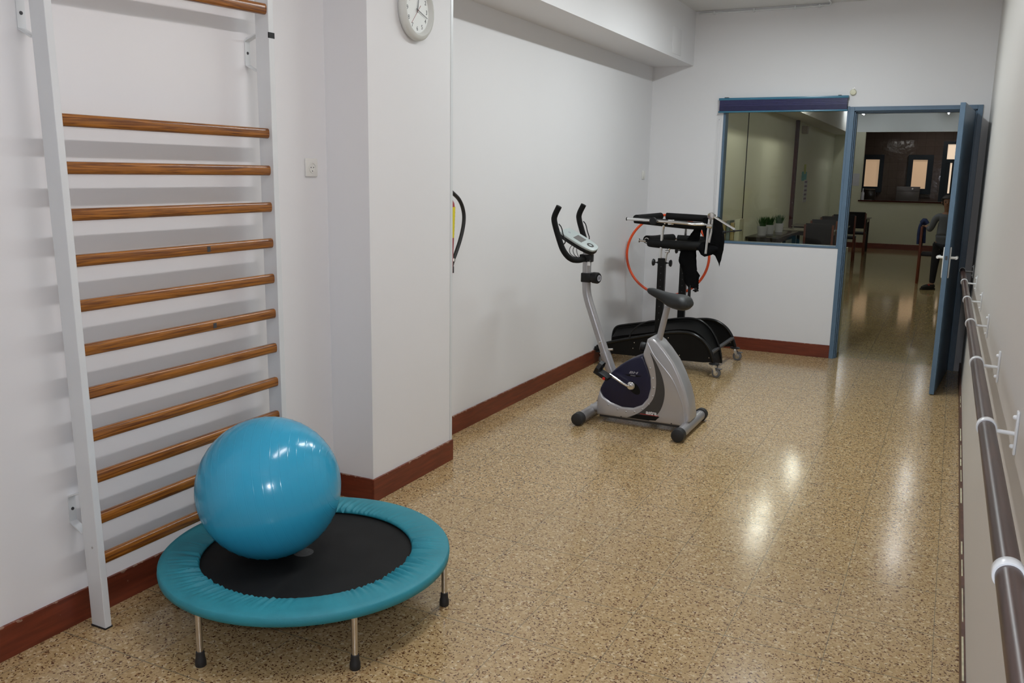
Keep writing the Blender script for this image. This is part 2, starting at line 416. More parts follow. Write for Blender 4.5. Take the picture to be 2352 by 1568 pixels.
# ------------------------------------------------------------------ room shell
T = 0.15
struct('floor', boxes(((XL-T, -3.2, -0.1), (3.2, YF+.112, 0))), M['floor'])
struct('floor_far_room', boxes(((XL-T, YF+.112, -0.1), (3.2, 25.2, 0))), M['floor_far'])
struct('ceiling', boxes(((XL-T, -3.2, ZC), (3.2, 25.2, ZC+0.1))), M['ceiling'])
struct('wall_left', boxes(((XL-T, -3.2, 0), (XL, YF, ZC))), M['wall'])
struct('wall_pillar', boxes(((XL, YP, 0), (XP, YQ, ZC))), M['wall'])
struct('wall_beam', boxes(((XL, -3.2, ZB), (XB, YP, ZC)), ((XP, YP, ZB), (XB, YQ, ZC)), ((XL, YQ, ZB), (XB, YF, ZC))), M['wall'])
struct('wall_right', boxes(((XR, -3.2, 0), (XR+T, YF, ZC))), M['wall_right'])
struct('wall_behind_camera', boxes(((XL, -3.2, 0), (XR, -3.05, ZC))), M['wall'])
# partition with the window and the door
PB = YF + 0.11
WX0, WX1, WZ0, WZ1 = -1.965, -0.885, 0.985, 2.20
DX0, DX1, DZ = -0.885, 0.115, 2.195
struct('wall_far', boxes(((XL-T, YF, 0), (WX0, PB, ZC)), ((WX0, YF, 0), (WX1, PB, WZ0)), ((WX0, YF, WZ1), (DX0, PB, ZC)),
                         ((DX0, YF, DZ), (DX1, PB, ZC)), ((DX1, YF, 0), (3.2, PB, ZC)), ((WX1, YF, 0), (DX0+.0005, PB, DZ))), M['wall'])
# far room
struct('wall_far_room_left', boxes(((XL-T, PB, 0), (XL, YE, ZC))), M['wall_far'])
struct('wall_far_room_right', boxes(((3.05, PB, 0), (3.2, 25.2, ZC))), M['wall_far'])
struct('wall_far_room_beam', boxes(((XL, PB, ZB), (XB, YE, ZC))), M['ceiling'])
HX0, HX1, HZ0, HZ1 = -1.99, 1.2, 1.10, 2.635
struct('wall_far_room_end', boxes(((XL-T, YE, 0), (3.05, YE+0.15, HZ0)), ((XL-T, YE, HZ0), (HX0, YE+0.15, HZ1)), ((HX1, YE, HZ0), (3.05, YE+0.15, HZ1))), M['wall_far'])
struct('wall_far_room_lintel', boxes(((XL-T, YE, HZ1), (3.05, YE+0.15, ZC))), M['header'])
struct('wall_kitchen', boxes(((XL-T, 24.6, 0), (3.05, 24.75, ZC)), ((XL-T, YE+0.15, 0), (XL, 24.6, ZC))), M['tile'])
struct('trim_1', boxes(((HX0-0.04, YE-0.03, HZ0-0.03), (HX1, YE+0.18, HZ0)), bev=0.004), M['brown_trim'])       # serving hatch shelf
# ledge behind the window
struct('trim_2', boxes(((XL, PB, 0.0), (WX1+0.04, YF+0.44, 0.972))), M['wall_far'])
# corner bead of the pillar
struct('trim_3', boxes(((XP, YQ-0.022, BBH), (XP+0.003, YQ, ZB)),), M['white_metal'])
# baseboards
bt = 0.012
struct('baseboard_left', boxes(((XL, -3.05, 0), (XL+bt, YP-bt, BBH)), ((XL, YQ, 0), (XL+bt, YF, BBH)), ((XP, YP-bt, 0), (XP+bt, YQ, BBH)), bev=0.002), M['bb_y'])
struct('baseboard_pillar', boxes(((XL, YP-bt, 0), (XP, YP, BBH)), bev=0.002), M['bb_x'])
struct('baseboard_far', boxes(((XL+bt, YF-bt, 0), (DX0, YF, BBH)), bev=0.002), M['bb_x'])
struct('baseboard_right', boxes(((XR-0.012, -3.05, 0), (XR, YF, 0.075))), M['bb_r'])
bm = B()
random.seed(3); y = 1.2
while y < 7.0:
    l = random.uniform(0.05, 0.32)
    if random.random() < 0.75: add_box(bm, (XR-random.uniform(.0095, .0126), y, 0.071+random.uniform(0, .004)), (XR-0.006, y+l, 0.0762))
    y += l + random.uniform(0.02, 0.12)
struct('trim_4', bm, mat('chipped_plaster', (0.55, 0.52, 0.36), 0.8, var=0.2, vscale=30))
struct('baseboard_far_room', boxes(((XL, YE-0.015, 0), (3.05, YE, 0.12))), M['bb_x'])
# faint cover plate on the beam and cable duct along the ceiling edge
tag(obj('junction_cover', boxes(((XB, 7.50, 2.615), (XB+0.004, 7.76, 2.83)), bev=0.002), M['wall']), 'white painted rectangular cover plate on the face of the ceiling beam', 'cover')
bm = B(); add_tube(bm, [(-2.24, YF-0.011, ZC-0.022), (-1.13, YF-0.011, ZC-0.022), (-1.105, YF-0.03, ZC-0.012), (-1.10, YF-0.12, ZC-0.009), (-1.10, YF-1.2, ZC-0.009)], 0.008, 8, smooth=2)
for x in (-2.1, -1.75, -1.4, -1.2): add_box(bm, (x-.008, YF-0.022, ZC-0.034), (x+.008, YF-0.0005, ZC-0.008))
tag(obj('cable_duct', bm, M['white_metal']), 'thin white cable pipe clipped along the top edge of the far wall', 'cable')

# ------------------------------------------------------------------ window, blind, door
win = thing('window_1', None, None, (WX0, YF, WZ0), kind='structure')
fw = 0.020
bm = boxes(((WX0, YF-0.006, WZ0), (WX0+fw, PB, WZ1)), ((WX1-fw, YF-0.006, WZ0), (WX1, PB, WZ1)), ((WX0+fw, YF-0.006, WZ1-fw), (WX1-fw, PB, WZ1)), ((WX0+fw, YF-0.006, WZ0), (WX1-fw, PB, WZ0+fw)), bev=0.002)
obj('window_frame', bm, M['blue'], win, False)
obj('pane', boxes(((WX0+fw-.002, YF+0.030, WZ0+fw-.002), (WX1-fw+.002, YF+0.034, WZ1-fw+.002))), M['glass'], win, False)
bl = thing('venetian_blind', 'dark blue venetian blind rolled up above the interior window', 'blind', (-1.455, YF, 2.165))
X0, X1 = -2.006, -0.900; YB0, YB1 = YF-0.045, YF-0.004
obj('head_rail', boxes(((X0, YB0-.002, 2.268), (X1, YB1, 2.288)), bev=0.002), M['blind_rail'], bl)
obj('bottom_rail', boxes(((X0, YB0-.004, 2.160), (X1, YB1, 2.173)), bev=0.003), M['blind_rail'], bl)
bm = B(); z = 2.175
k = 0
while z < 2.266:
    add_prism(bm, [(YB0+.002, z), (YB0+.021, z+0.0028), (YB1-.002, z), (YB1-.002, z+.0012), (YB0+.021, z+.0042), (YB0+.002, z+.0012)], 'x', X0+.006, X1-.006)
    z += 0.0042 if z < 2.215 or k % 2 else 0.0095
    k += 1
obj('slats', bm, M['blind'], bl, False)
obj('slat_stack', boxes(((X0+.008, YB0+.006, 2.173), (X1-.008, YB1-.004, 2.268))), M['blind'], bl, False)
bm = B()
for dx in (0, 0.022): add_tube(bm, [(X0+.012+dx, YB0+.002, 2.165), (X0+.004+dx*.9, YB0+.006, 1.9), (X0+.004+dx*.5, YF-.012, 1.25)], 0.0012, 6)
add_sphere(bm, (X0+.010, YB0+.004, 2.10), 0.006, n=10, m=6)
obj('pull_cord', bm, M['paper'], bl)
for q0, q1 in ((X0+.05, X0+.085), (X1-.085, X1-.06)): obj('mounting_clip', boxes(((q0, YB0, 2.288), (q1, YB1, 2.293))), M['black_plastic'], bl)

door = thing('door_1', None, None, ((DX0+DX1)/2, YF, 0), kind='structure')
def jamb(bm, x0, x1, sgn):
    # stepped profile: wide outer band, then two rebates towards the opening
    w = 0.038; st = 0.010
    if sgn > 0:
        add_box(bm, (x0, YF-0.012, 0), (x0+w, PB+.01, DZ), .002); add_box(bm, (x0+w, YF+0.012, 0), (x0+w+st, PB+.005, DZ-.034), .001); add_box(bm, (x0+w+st, YF+0.045, 0), (x0+w+2*st, PB, DZ-.043), .001)
    else:
        add_box(bm, (x1-w, YF-0.012, 0), (x1, PB+.01, DZ), .002); add_box(bm, (x1-w-st, YF+0.012, 0), (x1-w, PB+.005, DZ-.034), .001); add_box(bm, (x1-w-2*st, YF+0.045, 0), (x1-w-st, PB, DZ-.043), .001)
bm = B(); jamb(bm, DX0, 0, 1); jamb(bm, 0, DX1+.010, -1)
add_box(bm, (DX0+.038, YF-0.012, DZ-.034), (DX1-.028, PB+.01, DZ), .002); add_box(bm, (DX0+.038, YF+.012, DZ-.043), (DX1-.028, PB+.005, DZ-.034), .001); add_box(bm, (DX0+.048, YF+.045, DZ-.052), (DX1-.038, PB, DZ-.043), .001)
obj('door_frame', bm, M['blue'], door, False)
# leaf, open into the room
hinge = Vector((0.062, YF-0.022, 0)); free = Vector((-0.020, 7.157, 0))
ax = (free-hinge).normalized(); nx = Vector((-ax.y, ax.x, 0)) * (1 if -ax.y > 0 else -1)   # nx points to the right wall
L = (free-hinge).length
LM = basis(hinge, ax, nx, (0, 0, 1))
bm = B(); add_box(bm, (0, -0.017, 0.006), (L, 0.017, 2.138), .0015, mtx=LM); leaf = obj('door_leaf', bm, M['blue'], door, False)
bm = B(); add_box(bm, (0.004, 0.017, 0.03), (0.03, 0.0185, 2.12), mtx=LM); add_box(bm, (L-0.05, 0.017, 0.03), (L-0.046, 0.0182, 2.12), mtx=LM)
obj('edge_strip', bm, M['blue'], leaf, False)
for s in (-1, 1):
    bm = B(); hx = L - 0.045
    add_box(bm, (hx-.018, min(s*.017, s*.026), 0.885), (hx+.018, max(s*.017, s*.026), 1.112), .004, mtx=LM)
    add_tube(bm, [LM @ Vector((hx, s*.020, 1.035)), LM @ Vector((hx, s*.060, 1.035))], 0.010, 14)
    add_tube(bm, [LM @ Vector((hx+.004, s*.060, 1.035)), LM @ Vector((hx-.03, s*.064, 1.034)), LM @ Vector((hx-.11, s*.058, 1.034))], [0.012, .0115, .0095], 14, smooth=1)
    obj('door_handle', bm, M['white_plastic'], leaf)
bm = B(); add_box(bm, (L, -0.008, 1.02), (L+.001, 0.008, 1.05), mtx=LM); obj('latch_plate', bm, M['darkbar'], leaf, False)
for z in (0.25, 1.9):
    bm = B(); add_tube(bm, [hinge+Vector((.004, .006, z-.05)), hinge+Vector((.004, .006, z+.05))], 0.008, 10); obj('hinge', bm, M['blue'], door)

# small fittings
def socket(name, x, y, z, s, label, round_=True):
    t = thing(name, label, 'socket', (x, y, z))
    bm = B(); add_box(bm, (x, y-s/2, z-s/2), (x+.010, y+s/2, z+s/2), .004); obj('cover_plate', bm, M['white_plastic'], t)
    bm = B()
    if round_:
        add_lathe(bm, (x+.010, y, z), (1, 0, 0), [(0, .024), (.004, .024), (.004, .019), (.001, .019)], 28); obj('plug_well', bm, M['white_plastic'], t)
        bm = B()
        for d in (-.009, .009): add_lathe(bm, (x+.0111, y+d, z), (1, 0, 0), [(0, .0028), (.0004, .0028)], 10)
        add_box(bm, (x+.011, y-.0015, z-.019), (x+.0125, y+.0015, z-.014)); obj('pin_hole', bm, M['ink'], t)
    else:
        add_box(bm, (x+.010, y-s*.32, z-s*.32), (x+.013, y+s*.32, z+s*.32), .002); obj('rocker', bm, M['white_plastic'], t)
socket('wall_socket', XL, 3.228, 1.607, 0.082, 'square white wall socket between the wall bars and the pillar')
socket('light_switch', XL, 8.03, 1.595, 0.075, 'small white socket plate near the far corner of the recessed wall', False)
t = thing('wall_bell', 'small round cream disc fixed on the wall above the door frame', 'bell', (-0.871, YF, 2.315))
bm = B(); add_lathe(bm, (-0.871, YF, 2.315), (0, -1, 0), [(0, .026), (.012, .026), (.018, .021), (.020, .0)], 28); obj('disc', bm, mat('cream_plastic', (.72, .70, .52), .4), t)
bm = B(); add_loop(bm, [(-0.868+.007*math.cos(a), YF-.008, 2.346+.007*math.sin(a)) for a in [2*PI*i/14 for i in range(14)]], .0018, 6); obj('hook', bm, M['steel'], t)

# ------------------------------------------------------------------ ceiling lamps
def ceiling_lamp(x, y0, y1, near, label, pw=1.0, col=None):
    t = thing('ceiling_lamp', label, 'lamp', (x, (y0+y1)/2, ZC), group='fluorescent ceiling lamps of the exercise room' if near else 'fluorescent ceiling lamps of the far room')
    w = 0.055 if near else 0.035
    bm = B(); add_box(bm, (x-w, y0-.03, ZC-.045), (x+w, y1+.03, ZC), .004); obj('housing', bm, M['white_metal'], t)
    for d in ((-.03, .03) if near else (0,)):
        bm = B(); add_tube(bm, [(x+d, y0, ZC-.062), (x+d, y1, ZC-.062)], 0.014, 12); obj('tube', bm, M['tube'] if near else M['tube_far'], t)
    l = light('lamp_light', 'AREA', (0, 0, -.085), pw*(LAMP_W if near else FAR_W), col or (LAMP_C if near else FAR_C), shape='RECTANGLE', size=0.10, size_y=(y1-y0))
    l.parent = t
N_LAB = ['first twin tube ceiling lamp over the trampoline', 'second twin tube ceiling lamp over the exercise bike', 'added unseen twin tube lamp brightening the far end near the partition window']
for (y0, y1), lb, pw, cl in zip(((1.75, 2.95), (4.15, 5.35), (5.95, 6.85)), N_LAB, (.68, .92, 1.35), (LAMP_C, LAMP_C2, LAMP_C2)): ceiling_lamp(-1.10, y0, y1, True, lb, pw, cl)  # the third lamp is an unseen addition that brightens the far wall
FL = [(-1.93, 10.8, 12.0, 'single tube lamp on the far room ceiling, left row, nearest the window'), (-0.26, 10.9, 12.0, 'single tube lamp on the far room ceiling, right row, nearest the door'),
      (-1.93, 13.6, 14.8, 'single tube lamp on the far room ceiling, left row, middle'), (-0.26, 13.4, 14.6, 'single tube lamp on the far room ceiling, right row, middle'),
      (-2.02, 20.0, 21.5, 'lit tube seen at the top left of the open doorway, before the serving hatch'), (-0.32, 20.2, 21.6, 'lit tube seen at the top right of the open doorway, before the serving hatch')]
for i, (x, a, b_, lb) in enumerate(FL): ceiling_lamp(x, a, b_, False, lb, (2.1, .5, 2.2, .5, .15, .15)[i])

light('kitchen_fill_light', 'AREA', (-0.6, 23.4, ZC-.05), 9.0, (1.0, .95, .9), shape='RECTANGLE', size=.3, size_y=.3)  # unseen fill added above the hatch to brighten the kitchen tiles

# ------------------------------------------------------------------ wall bars
wb = thing('wall_bars', 'white framed wall bars with eleven brown wooden rungs fixed to the left wall', 'wall bars', (-2.55, 2.37, 0))
PX0, PX1 = -2.588, -2.518
def lean(z): return 0.020 - 0.046*z/2.2        # the near post stands slightly out of plumb
yl, yr = 1.888, 2.849
bm = B()
vs = add_box(bm, (PX0, yl-.013, 0.004), (PX1, yl+.013, 2.42), .002)
for v in bm.verts: v.co.y += lean(v.co.z)
near_post = obj('post', bm, M['white_metal'], wb, False)
bm = B(); add_box(bm, (PX0, yr-.015, 0.004), (PX1, yr+.015, 2.42), .002); far_post = obj('post', bm, M['white_metal'], wb, False)
for y, p in ((yl+lean(0), near_post), (yr, far_post)):
    bm = B(); add_box(bm, (PX0-.001, y-.0155, 0), (PX1+.001, y+.0155, .006)); obj('foot_cap', bm, M['rubber'], p, False)
bm = B()
for z, y in ((0.305, yl+lean(.3)-.013),): add_lathe(bm, (-2.545, y, z), (0, -1, 0), [(0, .004), (.0012, .004), (.0014, 0)], 12)
obj('screw', bm, M['steel'], near_post)
bm = B(); add_box(bm, (PX1-.004, yr-.0155, 2.112), (PX1+.0012, yr+.0175, 2.134)); obj('tape_band', bm, M['black_plastic'], far_post, False)
def rung_profile(h=.0205, w=.0155, n=24):
    return [(math.copysign(abs(math.cos(a))**.6, math.cos(a))*w, math.copysign(abs(math.sin(a))**.75, math.sin(a))*h) for a in [2*PI*i/n for i in range(n)]]
def rung(z, x=-2.548, h=.0205, drop=0.0):
    bm = B(); y0 = yl + lean(z) + .013; y1 = yr - .015
    a = [bm.verts.new((x+p, y0, z-drop+q)) for p, q in rung_profile(h)]; b_ = [bm.verts.new((x+p, y1, z+q)) for p, q in rung_profile(h)]
    n = len(a)
    for i in range(n): bm.faces.new((a[i], a[(i+1) % n], b_[(i+1) % n], b_[i]))
    bm.faces.new(a[::-1]); bm.faces.new(b_)
    o = obj('rung', bm, M['rung'], wb, angle=60)
    return o
rungs = [rung(0.250 + 0.149*k) for k in range(11)]
top = rung(2.222, -2.540, .0215, .034)
for k, y in ((7, 2.476), (5, 2.488)):
    z = 0.250 + .149*k; bm = B(); add_box(bm, (-2.5335, y-.008, z-.010), (-2.5318, y+.008, z+.010)); obj('mark', bm, M['ink'], rungs[k], False)
SLP = .034/.93
bm = B(); add_box(bm, (-2.5262, 2.19, 2.206), (-2.5240, 2.395, 2.238))
for v in bm.verts: v.co.z -= (2.834-v.co.y)*SLP
obj('sticker', bm, M['letter'], top, False)
bm = text_bm('EA', 0.036, basis((-2.5236, 2.350, 2.221-(2.834-2.35)*SLP), (0, 1, SLP), (0, 0, 1), (1, 0, 0)), .0003, bold=.0012); obj('lettering', bm, M['bluetext'], top)
for y, z in ((yl, 2.06), (yr, 2.06), (yl, 0.425), (yr, 0.425)):
    yy = y + (lean(z) if y == yl else 0); bm = B(); h = .055
    pth = [(PX0, z-h-.022), (PX0-.004, z-h-.022), (XL+.004, z-h+.004), (XL+.0005, z-h+.008), (XL+.0005, z+h-.008), (XL+.004, z+h-.004), (PX0-.004, z+h+.016), (PX0, z+h+.016),
           (PX0, z+h+.012), (PX0-.004, z+h+.012), (XL+.006, z+h-.009), (XL+.004, z+h-.011), (XL+.004, z-h+.011), (XL+.006, z-h+.009), (PX0-.004, z-h-.018), (PX0, z-h-.018)]
    add_prism(bm, pth, 'y', yy-.014, yy+.014); br = obj('bracket', bm, M['white_metal'], wb, False)
    bm = B(); add_lathe(bm, (XL+.004, yy, z), (1, 0, 0), [(0, .006), (.002, .0055), (.003, 0)], 12); obj('screw', bm, M['ink'], br)

# ------------------------------------------------------------------ clock
CY, CZ, CR = 3.722, 2.352, 0.140
ck = thing('wall_clock', 'round white wall clock hanging on the pillar', 'clock', (XP, CY, CZ))
bm = B(); add_lathe(bm, (XP, CY, CZ), (1, 0, 0), [(0, CR*.93), (.012, CR), (.026, CR), (.038, CR*.93), (.042, CR*.84), (.036, CR*.78), (.024, CR*.74), (.022, CR*.72)], 64); obj('rim', bm, M['clock_rim'], ck)
bm = B(); add_lathe(bm, (XP+.020, CY, CZ), (1, 0, 0), [(0, CR*.755), (.003, CR*.755)], 64); obj('dial', bm, M['clock_face'], ck)
for n in range(1, 13):
    a = math.radians(90-30*n); r = CR*.60
    bm = text_bm(str(n), .028, basis((XP+.0234, CY+r*math.cos(a), CZ+r*math.sin(a)), (0, 1, 0), (0, 0, 1), (1, 0, 0)), .0002); obj('numeral', bm, M['ink'], ck)
def hand(name, ang, l, w, m, back=.0, dx=.026):
    bm = B(); a = math.radians(90-ang); d = Vector((0, math.cos(a), math.sin(a))); p = Vector((0, -math.sin(a), math.cos(a))); o = Vector((XP+dx, CY, CZ))
    q = [o-d*back-p*w, o-d*back+p*w, o+d*l+p*w*.6, o+d*l-p*w*.6]
    v = [bm.verts.new(c) for c in q] + [bm.verts.new(c+Vector((.0012, 0, 0))) for c in q]
    for f in ((3, 2, 1, 0), (4, 5, 6, 7), (0, 1, 5, 4), (1, 2, 6, 5), (2, 3, 7, 6), (3, 0, 4, 7)): bm.faces.new([v[i] for i in f])
    obj(name, bm, m, ck, False)
hand('hour_hand', 10, CR*.50, .0022, M['ink'], .012, .026); hand('minute_hand', 108, CR*.62, .0018, M['ink'], .014, .028); hand('second_hand', 222, CR*.64, .0010, M['darkred'], .03, .030)

# ------------------------------------------------------------------ fire extinguisher (mostly behind the pillar)
EY = 4.243
ex = thing('fire_extinguisher', 'red fire extinguisher with a black hose hanging just behind the pillar', 'extinguisher', (XL+.095, EY, .93))
ez = .985
def ex_parts(): return [o for o in bpy.data.objects if o.parent == ex and o.name.split('.')[0] in ('cylinder', 'label', 'label_print')]
bm = B(); add_lathe(bm, (XL+.095, EY, ez), (0, 0, 1), [(0, .055), (.01, .066), (.03, .068), (.40, .068), (.44, .062), (.475, .042), (.49, .022), (.50, .02)], 40); obj('cylinder', bm, M['ext_red'], ex)
bm = B(); add_lathe(bm, (XL+.095, EY, ez+.25), (0, 0, 1), [(0, .0685), (.17, .0685)], 40); obj('label', bm, M['yellow'], ex)
bm = B()
for i in range(7): add_box(bm, (XL+.140, EY+.036, ez+.265+i*.020), (XL+.1455, EY+.050, ez+.271+i*.020))
obj('label_print', bm, M['ink'], ex, False)
bm = B(); add_lathe(bm, (XL+.095, EY, ez+.50), (0, 0, 1), [(0, .018), (.03, .018), (.035, .012), (.05, .012)], 20); add_box(bm, (XL+.08, EY-.09, ez+.545), (XL+.11, EY+.02, ez+.556), .003); add_box(bm, (XL+.08, EY-.10, ez+.51), (XL+.11, EY, ez+.52), .003); obj('valve', bm, M['black_plastic'], ex)
HX = -2.555
bm = B(); add_tube(bm, [(HX, EY+.012, ez+.525), (HX, 4.300, 1.500), (HX, 4.349, 1.480), (HX, 4.430, 1.440), (HX, 4.478, 1.370), (HX, 4.478, 1.300), (HX, 4.440, 1.215), (HX, 4.385, 1.135), (HX, 4.360, 1.105)], .0110, 14, smooth=3); obj('hose', bm, M['rubber'], ex)
bm = B(); add_tube(bm, [(HX, 4.360, 1.105), (HX, 4.353, 1.088)], .0118, 14); obj('hose_ring', bm, M['steel'], ex)
bm = B(); add_tube(bm, [(HX, 4.353, 1.088), (HX, 4.348, 1.065), (HX, 4.347, 1.060), (HX, 4.345, 1.025)], [.0095, .006, .0095, .0105], 14); obj('nozzle', bm, M['rubber'], ex)
for o in [q for q in ex_parts()]:
    for v in o.data.vertices: v.co.y += (v.co.z + .93 - 1.40)*.075
bm = B(); add_box(bm, (XL, EY-.02, ez+.36), (XL+.028, EY+.02, ez+.40), .002); obj('wall_hook', bm, M['steel'], ex)

# ------------------------------------------------------------------ trampoline
TC = Vector((-2.022, 2.392, 0)); TR = 0.523; TI = 0.382; TZ = 0.221
tr = thing('mini_trampoline', 'round mini trampoline with a teal padded cover and black mat', 'trampoline', TC)
bm = B(); random.seed(11); NA = 900
ph = [(random.randint(55, 170), random.uniform(0, 2*PI), random.uniform(.4, 1)) for _ in range(16)]
def wr(a): return sum(math.sin(n*a+p)*w for n, p, w in ph)/4.2
prof = [(-1, TR-.012, TZ-.036), (-1, TR-.001, TZ-.034), (0, TR+.001, TZ-.020), (0, TR-.0005, TZ-.006), (0, TR-.006, TZ-.001), (.05, TR-.03, TZ+.003), (.15, TR-.06, TZ+.004), (.45, TR-.080, TZ+.004), (.85, TR-.10, TZ+.002), (1.1, TR-.118, TZ-.001), (1.2, TI+.006, TZ-.004), (.9, TI+.001, TZ-.009), (.2, TI-.001, TZ-.015), (0, TI+.006, TZ-.020)]
rings = []
for f, r, z in prof:
    row = []
    for k in range(NA):
        a = 2*PI*k/NA; d = wr(a + (r-.45)*.5)
        env = .55 + .45*math.sin(3*a+1.0)
        row.append(bm.verts.new(TC + Vector((r*math.cos(a), r*math.sin(a), z)) + Vector((0, 0, max(0, f)*d*.011*env)) + Vector((math.cos(a), math.sin(a), 0))*(d*.0018 if f > .8 else 0)))
    rings.append(row)
for p, q in zip(rings, rings[1:]):
    for k in range(NA): bm.faces.new((p[k], p[(k+1) % NA], q[(k+1) % NA], q[k]))
obj('cover', bm, M['teal'], tr, angle=80)
bm = B(); add_lathe(bm, TC+Vector((0, 0, TZ-.026)), (0, 0, 1), [(0, TI+.018), (.004, TI+.018), (.004, 0)], 96); obj('jumping_mat', bm, M['matb'], tr)
bm = B(); add_lathe(bm, TC+Vector((-0.018, -.006, TZ-.022)), (0, 0, 1), [(0, .037), (.0006, .037), (.0006, 0)], 40); obj('centre_patch', bm, mat('grey_patch', (.07, .07, .07), .6, var=.3, vscale=120), tr)
bm = B(); add_loop(bm, [TC+Vector((.497*math.cos(a), .497*math.sin(a), TZ-.030)) for a in [2*PI*i/96 for i in range(96)]], .0125, 12); obj('frame_ring', bm, M['steel'], tr)
for k in range(6):
    a = math.radians(-94+60*k); c = TC + Vector((.506*math.cos(a), .506*math.sin(a), 0))
    bm = B(); add_tube(bm, [c+Vector((0, 0, .02)), c+Vector((0, 0, TZ-.034))], .0105, 20); lg = obj('leg', bm, M['steel'], tr)
    bm = B(); add_lathe(bm, c, (0, 0, 1), [(0, .0165), (.004, .018), (.022, .0175), (.028, .0150), (.05, .0135), (.052, .0115)], 24); obj('rubber_foot', bm, M['rubber'], lg)

# ------------------------------------------------------------------ exercise ball
BR = .2575; BC = Vector((-2.136, 2.322, TZ-.021+BR))
axis = Vector((.87, .44, .21)).normalized()
bm = B(); prof = []; NR = 26
SB = 20
for i in range(0, NR*SB+1):
    t = PI*i/(NR*SB); r = BR; k = (i % SB)
    if SB < i < NR*SB-SB: r += {0: .0007, 1: -.0002, SB-1: -.0002}.get(k, 0)
    prof.append((-math.cos(t)*r, max(0, math.sin(t)*r)))
prof[0] = (-BR, 0); prof[-1] = (BR, 0)
add_lathe(bm, BC, axis, prof, 128)
ballo = obj('exercise_ball', bm, M['ball'], angle=80); tag(ballo, 'large shiny blue exercise ball resting on the mini trampoline', 'ball')
me = ballo.data
for v in me.vertices: v.co -= BC
ballo.location = BC

# ------------------------------------------------------------------ exercise bike
bk = thing('exercise_bike', 'silver and navy exercise bike with a black saddle and handlebars', 'exercise bike', (-1.70, 5.31, 0))
YC = 5.31; HW = .085
silver = [(-1.972, .047), (-1.974, .15), (-1.958, .214), (-1.931, .174), (-1.878, .143), (-1.799, .122), (-1.723, .126), (-1.667, .153), (-1.631, .201), (-1.616, .271), (-1.622, .338), (-1.64, .391), (-1.661, .438), (-1.672, .47), (-1.674, .49), (-1.660, .542), (-1.652, .580), (-1.634, .593), (-1.605, .586), (-1.575, .566), (-1.53, .519), (-1.474, .449), (-1.430, .37), (-1.392, .285), (-1.367, .205), (-1.350, .112), (-1.350, .085), (-1.40, .047)]
bm = B(); add_prism(bm, silver, 'y', YC-HW, YC+HW, .016, 3); shell = obj('shell', bm, M['silver'], bk, angle=50)
navy = [(-1.958, .214), (-1.955, .232), (-1.929, .282), (-1.88, .343), (-1.81, .408), (-1.737, .451), (-1.674, .472), (-1.64, .40), (-1.60, .30), (-1.62, .19), (-1.66, .14), (-1.723, .112), (-1.80, .108), (-1.88, .13), (-1.935, .165)]
bm = B(); add_prism(bm, smooth_poly(navy, 1), 'y', YC-HW+.008, YC+HW-.008, .014, 3); obj('flywheel_cover', bm, M['navy'], bk, angle=50)
YS = YC - HW
swL = smooth_open([(-1.626, .497), (-1.598, .43), (-1.582, .36), (-1.576, .276), (-1.588, .207), (-1.623, .153), (-1.683, .094), (-1.762, .056)], 2)
swR = smooth_open([(-1.612, .056), (-1.560, .10), (-1.532, .153), (-1.518, .222), (-1.521, .283), (-1.54, .354), (-1.574, .423), (-1.622, .495)], 2)
for s, nm in ((-1, 'swoosh_decal'), (1, 'swoosh_decal')):
    y0 = YC + s*HW; bm = B(); add_prism(bm, swL+swR, 'y', min(y0, y0+s*.0012), max(y0, y0+s*.0012)); obj(nm, bm, M['charcoal'], shell, False)
bm = B(); add_prism(bm, [(-1.70, .086), (-1.545, .091), (-1.57, .062), (-1.62, .058), (-1.745, .058)], 'y', YS-.0016, YS-.001); obj('black_band', bm, M['black_panel'], shell, False)
FX = lambda o: basis(o, (1, 0, 0), (0, 0, 1), (0, -1, 0))
obj('lettering', text_bm('astra', .036, FX((-1.600, YS-.0016, .108)), .0004, bold=.0012), M['letter'], shell)
bm = B(); add_prism(bm, [(-1.677, .0925), (-1.552, .0925), (-1.552, .0955), (-1.672, .0955)], 'y', YS-.0022, YS-.001); obj('red_stripe', bm, M['red'], shell, False)
YN = YC - HW + .008
obj('logo', text_bm('BH', .026, FX((-1.735, YN-.0006, .3545)) @ Matrix.Diagonal((1.7, .8, 1, 1)), .0004, bold=.0006, shear=.25) , M['grey_print'], shell)
bm = B(); add_prism(bm, [(-1.792, .338), (-1.735, .342), (-1.675, .338), (-1.70, .331), (-1.735, .328), (-1.77, .331)], 'y', YN-.0008, YN+.0004); obj('logo_band', bm, M['black_panel'], shell, False)
obj('logo_text', text_bm('FITNESS', .0095, FX((-1.735, YN-.0014, .3350)), .0002), M['grey_print'], shell)
for x, z in [(-1.89, .124), (-1.827, .102), (-1.769, .093), (-1.712, .101), (-1.662, .125), (-1.620, .165), (-1.597, .219), (-1.592, .275), (-1.600, .335), (-1.622, .399)]:
    bm = B(); add_lathe(bm, (x, YS, z), (0, -1, 0), [(0, .0065), (.002, .0062), (.004, .004), (.0045, 0)], 14); obj('rivet', bm, M['silver'], shell)
for x, z in [(-1.801, .056), (-1.466, .058)]:
    bm = B(); add_lathe(bm, (x, YS, z), (0, -1, 0), [(0, .0045), (.0006, .0045)], 12); obj('screw_hole', bm, M['ink'], shell)
bm = B(); add_tube(bm, [(-1.645, YS+.001, .56), (-1.60, YS-.002, .48), (-1.52, YS-.003, .40), (-1.468, YS-.002, .34), (-1.425, YS-.001, .25), (-1.395, YS+.001, .17), (-1.383, YS+.002, .07)], .004, 8, smooth=2); obj('ridge', bm, M['silver'], shell)
bm = B(); add_box(bm, (-1.965, YC-.05, .026), (-1.40, YC+.05, .050), .006); obj('base_frame', bm, M['darkbar'], bk)
